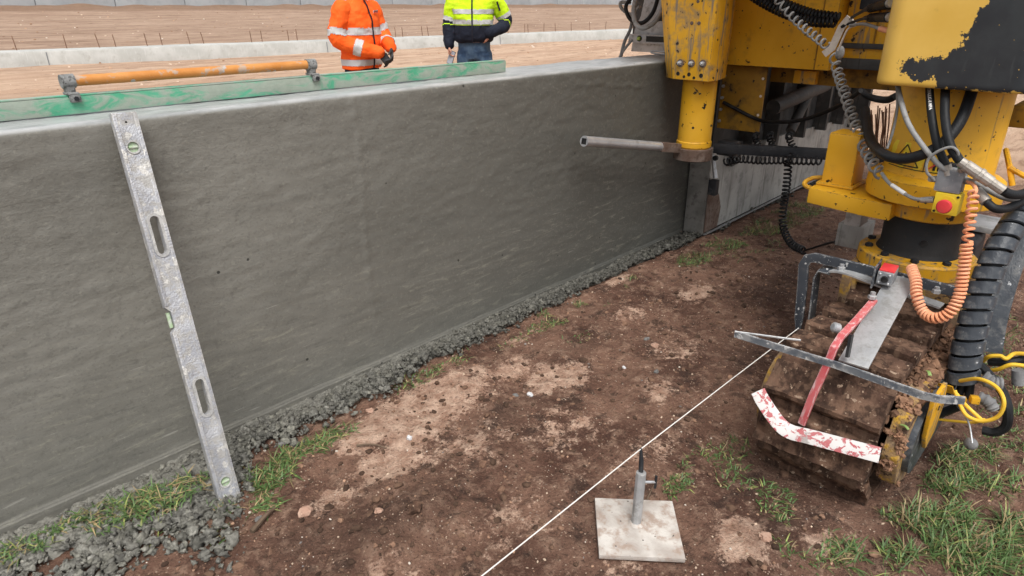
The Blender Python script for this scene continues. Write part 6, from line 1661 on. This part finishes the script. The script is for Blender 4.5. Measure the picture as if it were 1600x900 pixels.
MB().prism([(4.06, -.163, .002), (6.75, -.163, .050), (6.75, -.185, .060), (4.06, -.185, .012)], (0, 0, .012)).build('mold_lip', M['galv'], mp)
MB().bx(4.055, 4.085, -.157, -.012, .002, .60).build('mold_end', M['mold_edge'], paver, bevel=.004)
MB().prism([(4.063, -.1635, .02), (4.25, -.1635, .024), (4.27, -.1635, .16), (4.22, -.1635, .26), (4.063, -.1635, .40)], (0, .003, 0)).build('wear_plate', M['rust'], mp)
MB().prism([(4.09, -.140, .56), (6.75, -.140, .50), (6.75, -.140, 1.25), (4.09, -.140, 1.25)], (0, .02, 0)).build('mold_hood', M['mold_dark'], paver)
for xx in (4.45, 4.85, 5.35, 5.80, 6.2):
    MB().bx(xx, xx + .04, -.245, -.141, .50, 1.2).build('rib', M['mold_dark'], paver, bevel=.004)
MB().bx(6.60, 6.66, -.305, -.141, .42, 1.2).build('rib', M['mold_dark'], paver, bevel=.004)
MB().prism([(4.30, -.164, .44), (4.42, -.164, .45), (4.42, -.164, .60), (4.30, -.164, .60)], (0, -.03, 0)).build('hanger', M['mold_dark'], paver, bevel=.004)
MB().prism([(4.75, -.164, .40), (4.95, -.164, .40), (4.95, -.164, .55), (4.75, -.164, .55)], (0, -.05, 0)).build('hanger', M['mold'], paver, bevel=.006)
for i, j in ((0, 1), (2, 3)): MB().tube([PTS['diag'][i], PTS['diag'][j]], .05 if i == 0 else .035, 12).build('strut', M['mold_dark'], paver, True)
lvr = [Vector(p) for p in PTS['lever']]
MB().tube([lvr[0] + Vector((0, 0, .03)), lvr[1]], [.011, .016], 10).build('clamp_lever', M['galv'], paver, True)
cl = MB().box((lvr[2] + lvr[3]) / 2 + Vector((0, -.012, 0)), (.05, .055, .10)).build('clamp_block', M['darksteel'], paver, bevel=.008)
MB().lathe((lvr[2] + lvr[3]) / 2 + Vector((-.026, -.012, -.02)), [(.014, 0), (.014, .008)], 12, (-1, 0, 0)).build('bolt', M['darksteel'], cl, True)
MB().lathe(lvr[0] + Vector((-.01, -.03, .02)), [(.016, 0), (.016, .02)], 14, (-1, 0, 0)).build('lever_knob', M['rubber'], paver, True)
# --- beams of the frame
MB().bx(3.95, 4.55, -.180, -.835, 1.122, 2.3).build('main_beam', M['yellow'], paver, bevel=.006)
for yy, zz in ((-.30, 1.42), (-.42, 1.33), (-.55, 1.36), (-.60, 1.24), (-.36, 1.22), (-.68, 1.30)):
    MB().lathe((3.9495, yy, zz), [(.0045, 0), (.0045, .001)], 8, (-1, 0, 0)).build('hole', M['black'], paver)
MB().bx(3.945, 3.96, -.755, -.760, 1.125, 1.9).build('seam', M['yellow_dark'], paver)
MB().bx(4.07, 4.6, -.840, -1.42, 1.135, 2.3).build('rear_beam', M['yellow_worn'], paver, bevel=.006)
MB().bx(4.045, 4.075, -.845, -1.42, 1.130, 1.185).build('beam_flange', M['mold_dark'], paver, bevel=.004)
MB().bx(4.05, 4.072, -.845, -1.42, 1.235, 1.262).build('beam_rail', M['mold_dark'], paver, bevel=.004)
for yy in (-1.0, -1.12, -1.24): MB().bx(4.055, 4.071, yy, yy - .006, 1.262, 1.9).build('seam', M['yellow_dark'], paver)
MB().bx(3.96, 4.05, -.93, -1.12, 1.43, 1.62).build('junction_box', M['darksteel'], paver, bevel=.006)
MB().bx(4.18, 4.6, -.42, -1.42, 1.02, 1.121).build('lower_beam', M['yellow_dark'], paver, bevel=.006)
MB().bx(4.13, 4.18, -.58, -.71, 1.025, 1.10).build('lug', M['yellow_worn'], paver, bevel=.006)
MB().bx(2.95, 4.2, -1.50, -1.90, 1.22, 1.5).build('leg_arm', M['yellow_dark'], paver, bevel=.01)
MB().bx(3.25, 7.2, -1.55, 1.2, 1.95, 3.0).build('unseen_machine_body', M['yellow'], paver, bevel=.05, seg=3)  # upper body out of view, added for the shade it casts on wall and mold
MB().bx(4.62, 6.4, -.10, .9, 1.22, 1.94).build('hopper', M['mold_dark'], paver, bevel=.02)
# far side plate of the mold seen past the lift leg
MB().prism([(4.12, .21, 1.155), (4.12, .56, 1.155), (4.12, .54, 1.30), (4.12, .50, 1.38), (4.12, .46, 1.60), (4.12, .20, 1.60)], (.03, 0, 0)).build('far_plate', M['steel'], paver, bevel=.004)
fp = MB().bx(4.085, 4.119, .36, .30, 1.345, 1.40).build('square_tube', M['galv'], paver, bevel=.003)
MB().bx(4.083, 4.0845, .352, .308, 1.352, 1.393).build('tube_mouth', M['black'], fp)
MB().tube(spline([(3.99, .20, 1.172), (3.985, .29, 1.174), (3.98, .31, 1.168), (3.985, .29, 1.160), (3.99, .2, 1.158)], 4), .005, 8).build('flat_handle', M['galv'], paver, True)
# short spirit level standing on edge against the far plate
sl = thing('short_spirit_level', 'short grey spirit level with green vial set against the machine behind the lift leg', 'spirit level', (4.06, .36, 1.21))
q0 = Vector((4.085, .555, 1.243)); q1 = Vector((4.085, -.02, 1.235))
MB().bar(q0, q1, .020, .052).build('level_body', M['steel'], sl, bevel=.001)
for dz in (-.0235, .0235): MB().bar(q0 + Vector((-.0115, 0, dz)), q1 + Vector((-.0115, 0, dz)), .005, .007).build('edge_flange', M['alu'], sl)
vw = MB().lathe((4.0745, .468, 1.242), [(.019, 0), (.019, .003)], 18, (-1, 0, 0)).build('vial_rim', M['black'], sl, True)
MB().tube([(4.069, .458, 1.242), (4.069, .478, 1.242)], .011, 10).build('vial_tube', M['vial'], vw, True)
gs = MB().bx(4.0735, 4.0745, .415, .20, 1.224, 1.259).build('grip_slot', M['black'], sl)
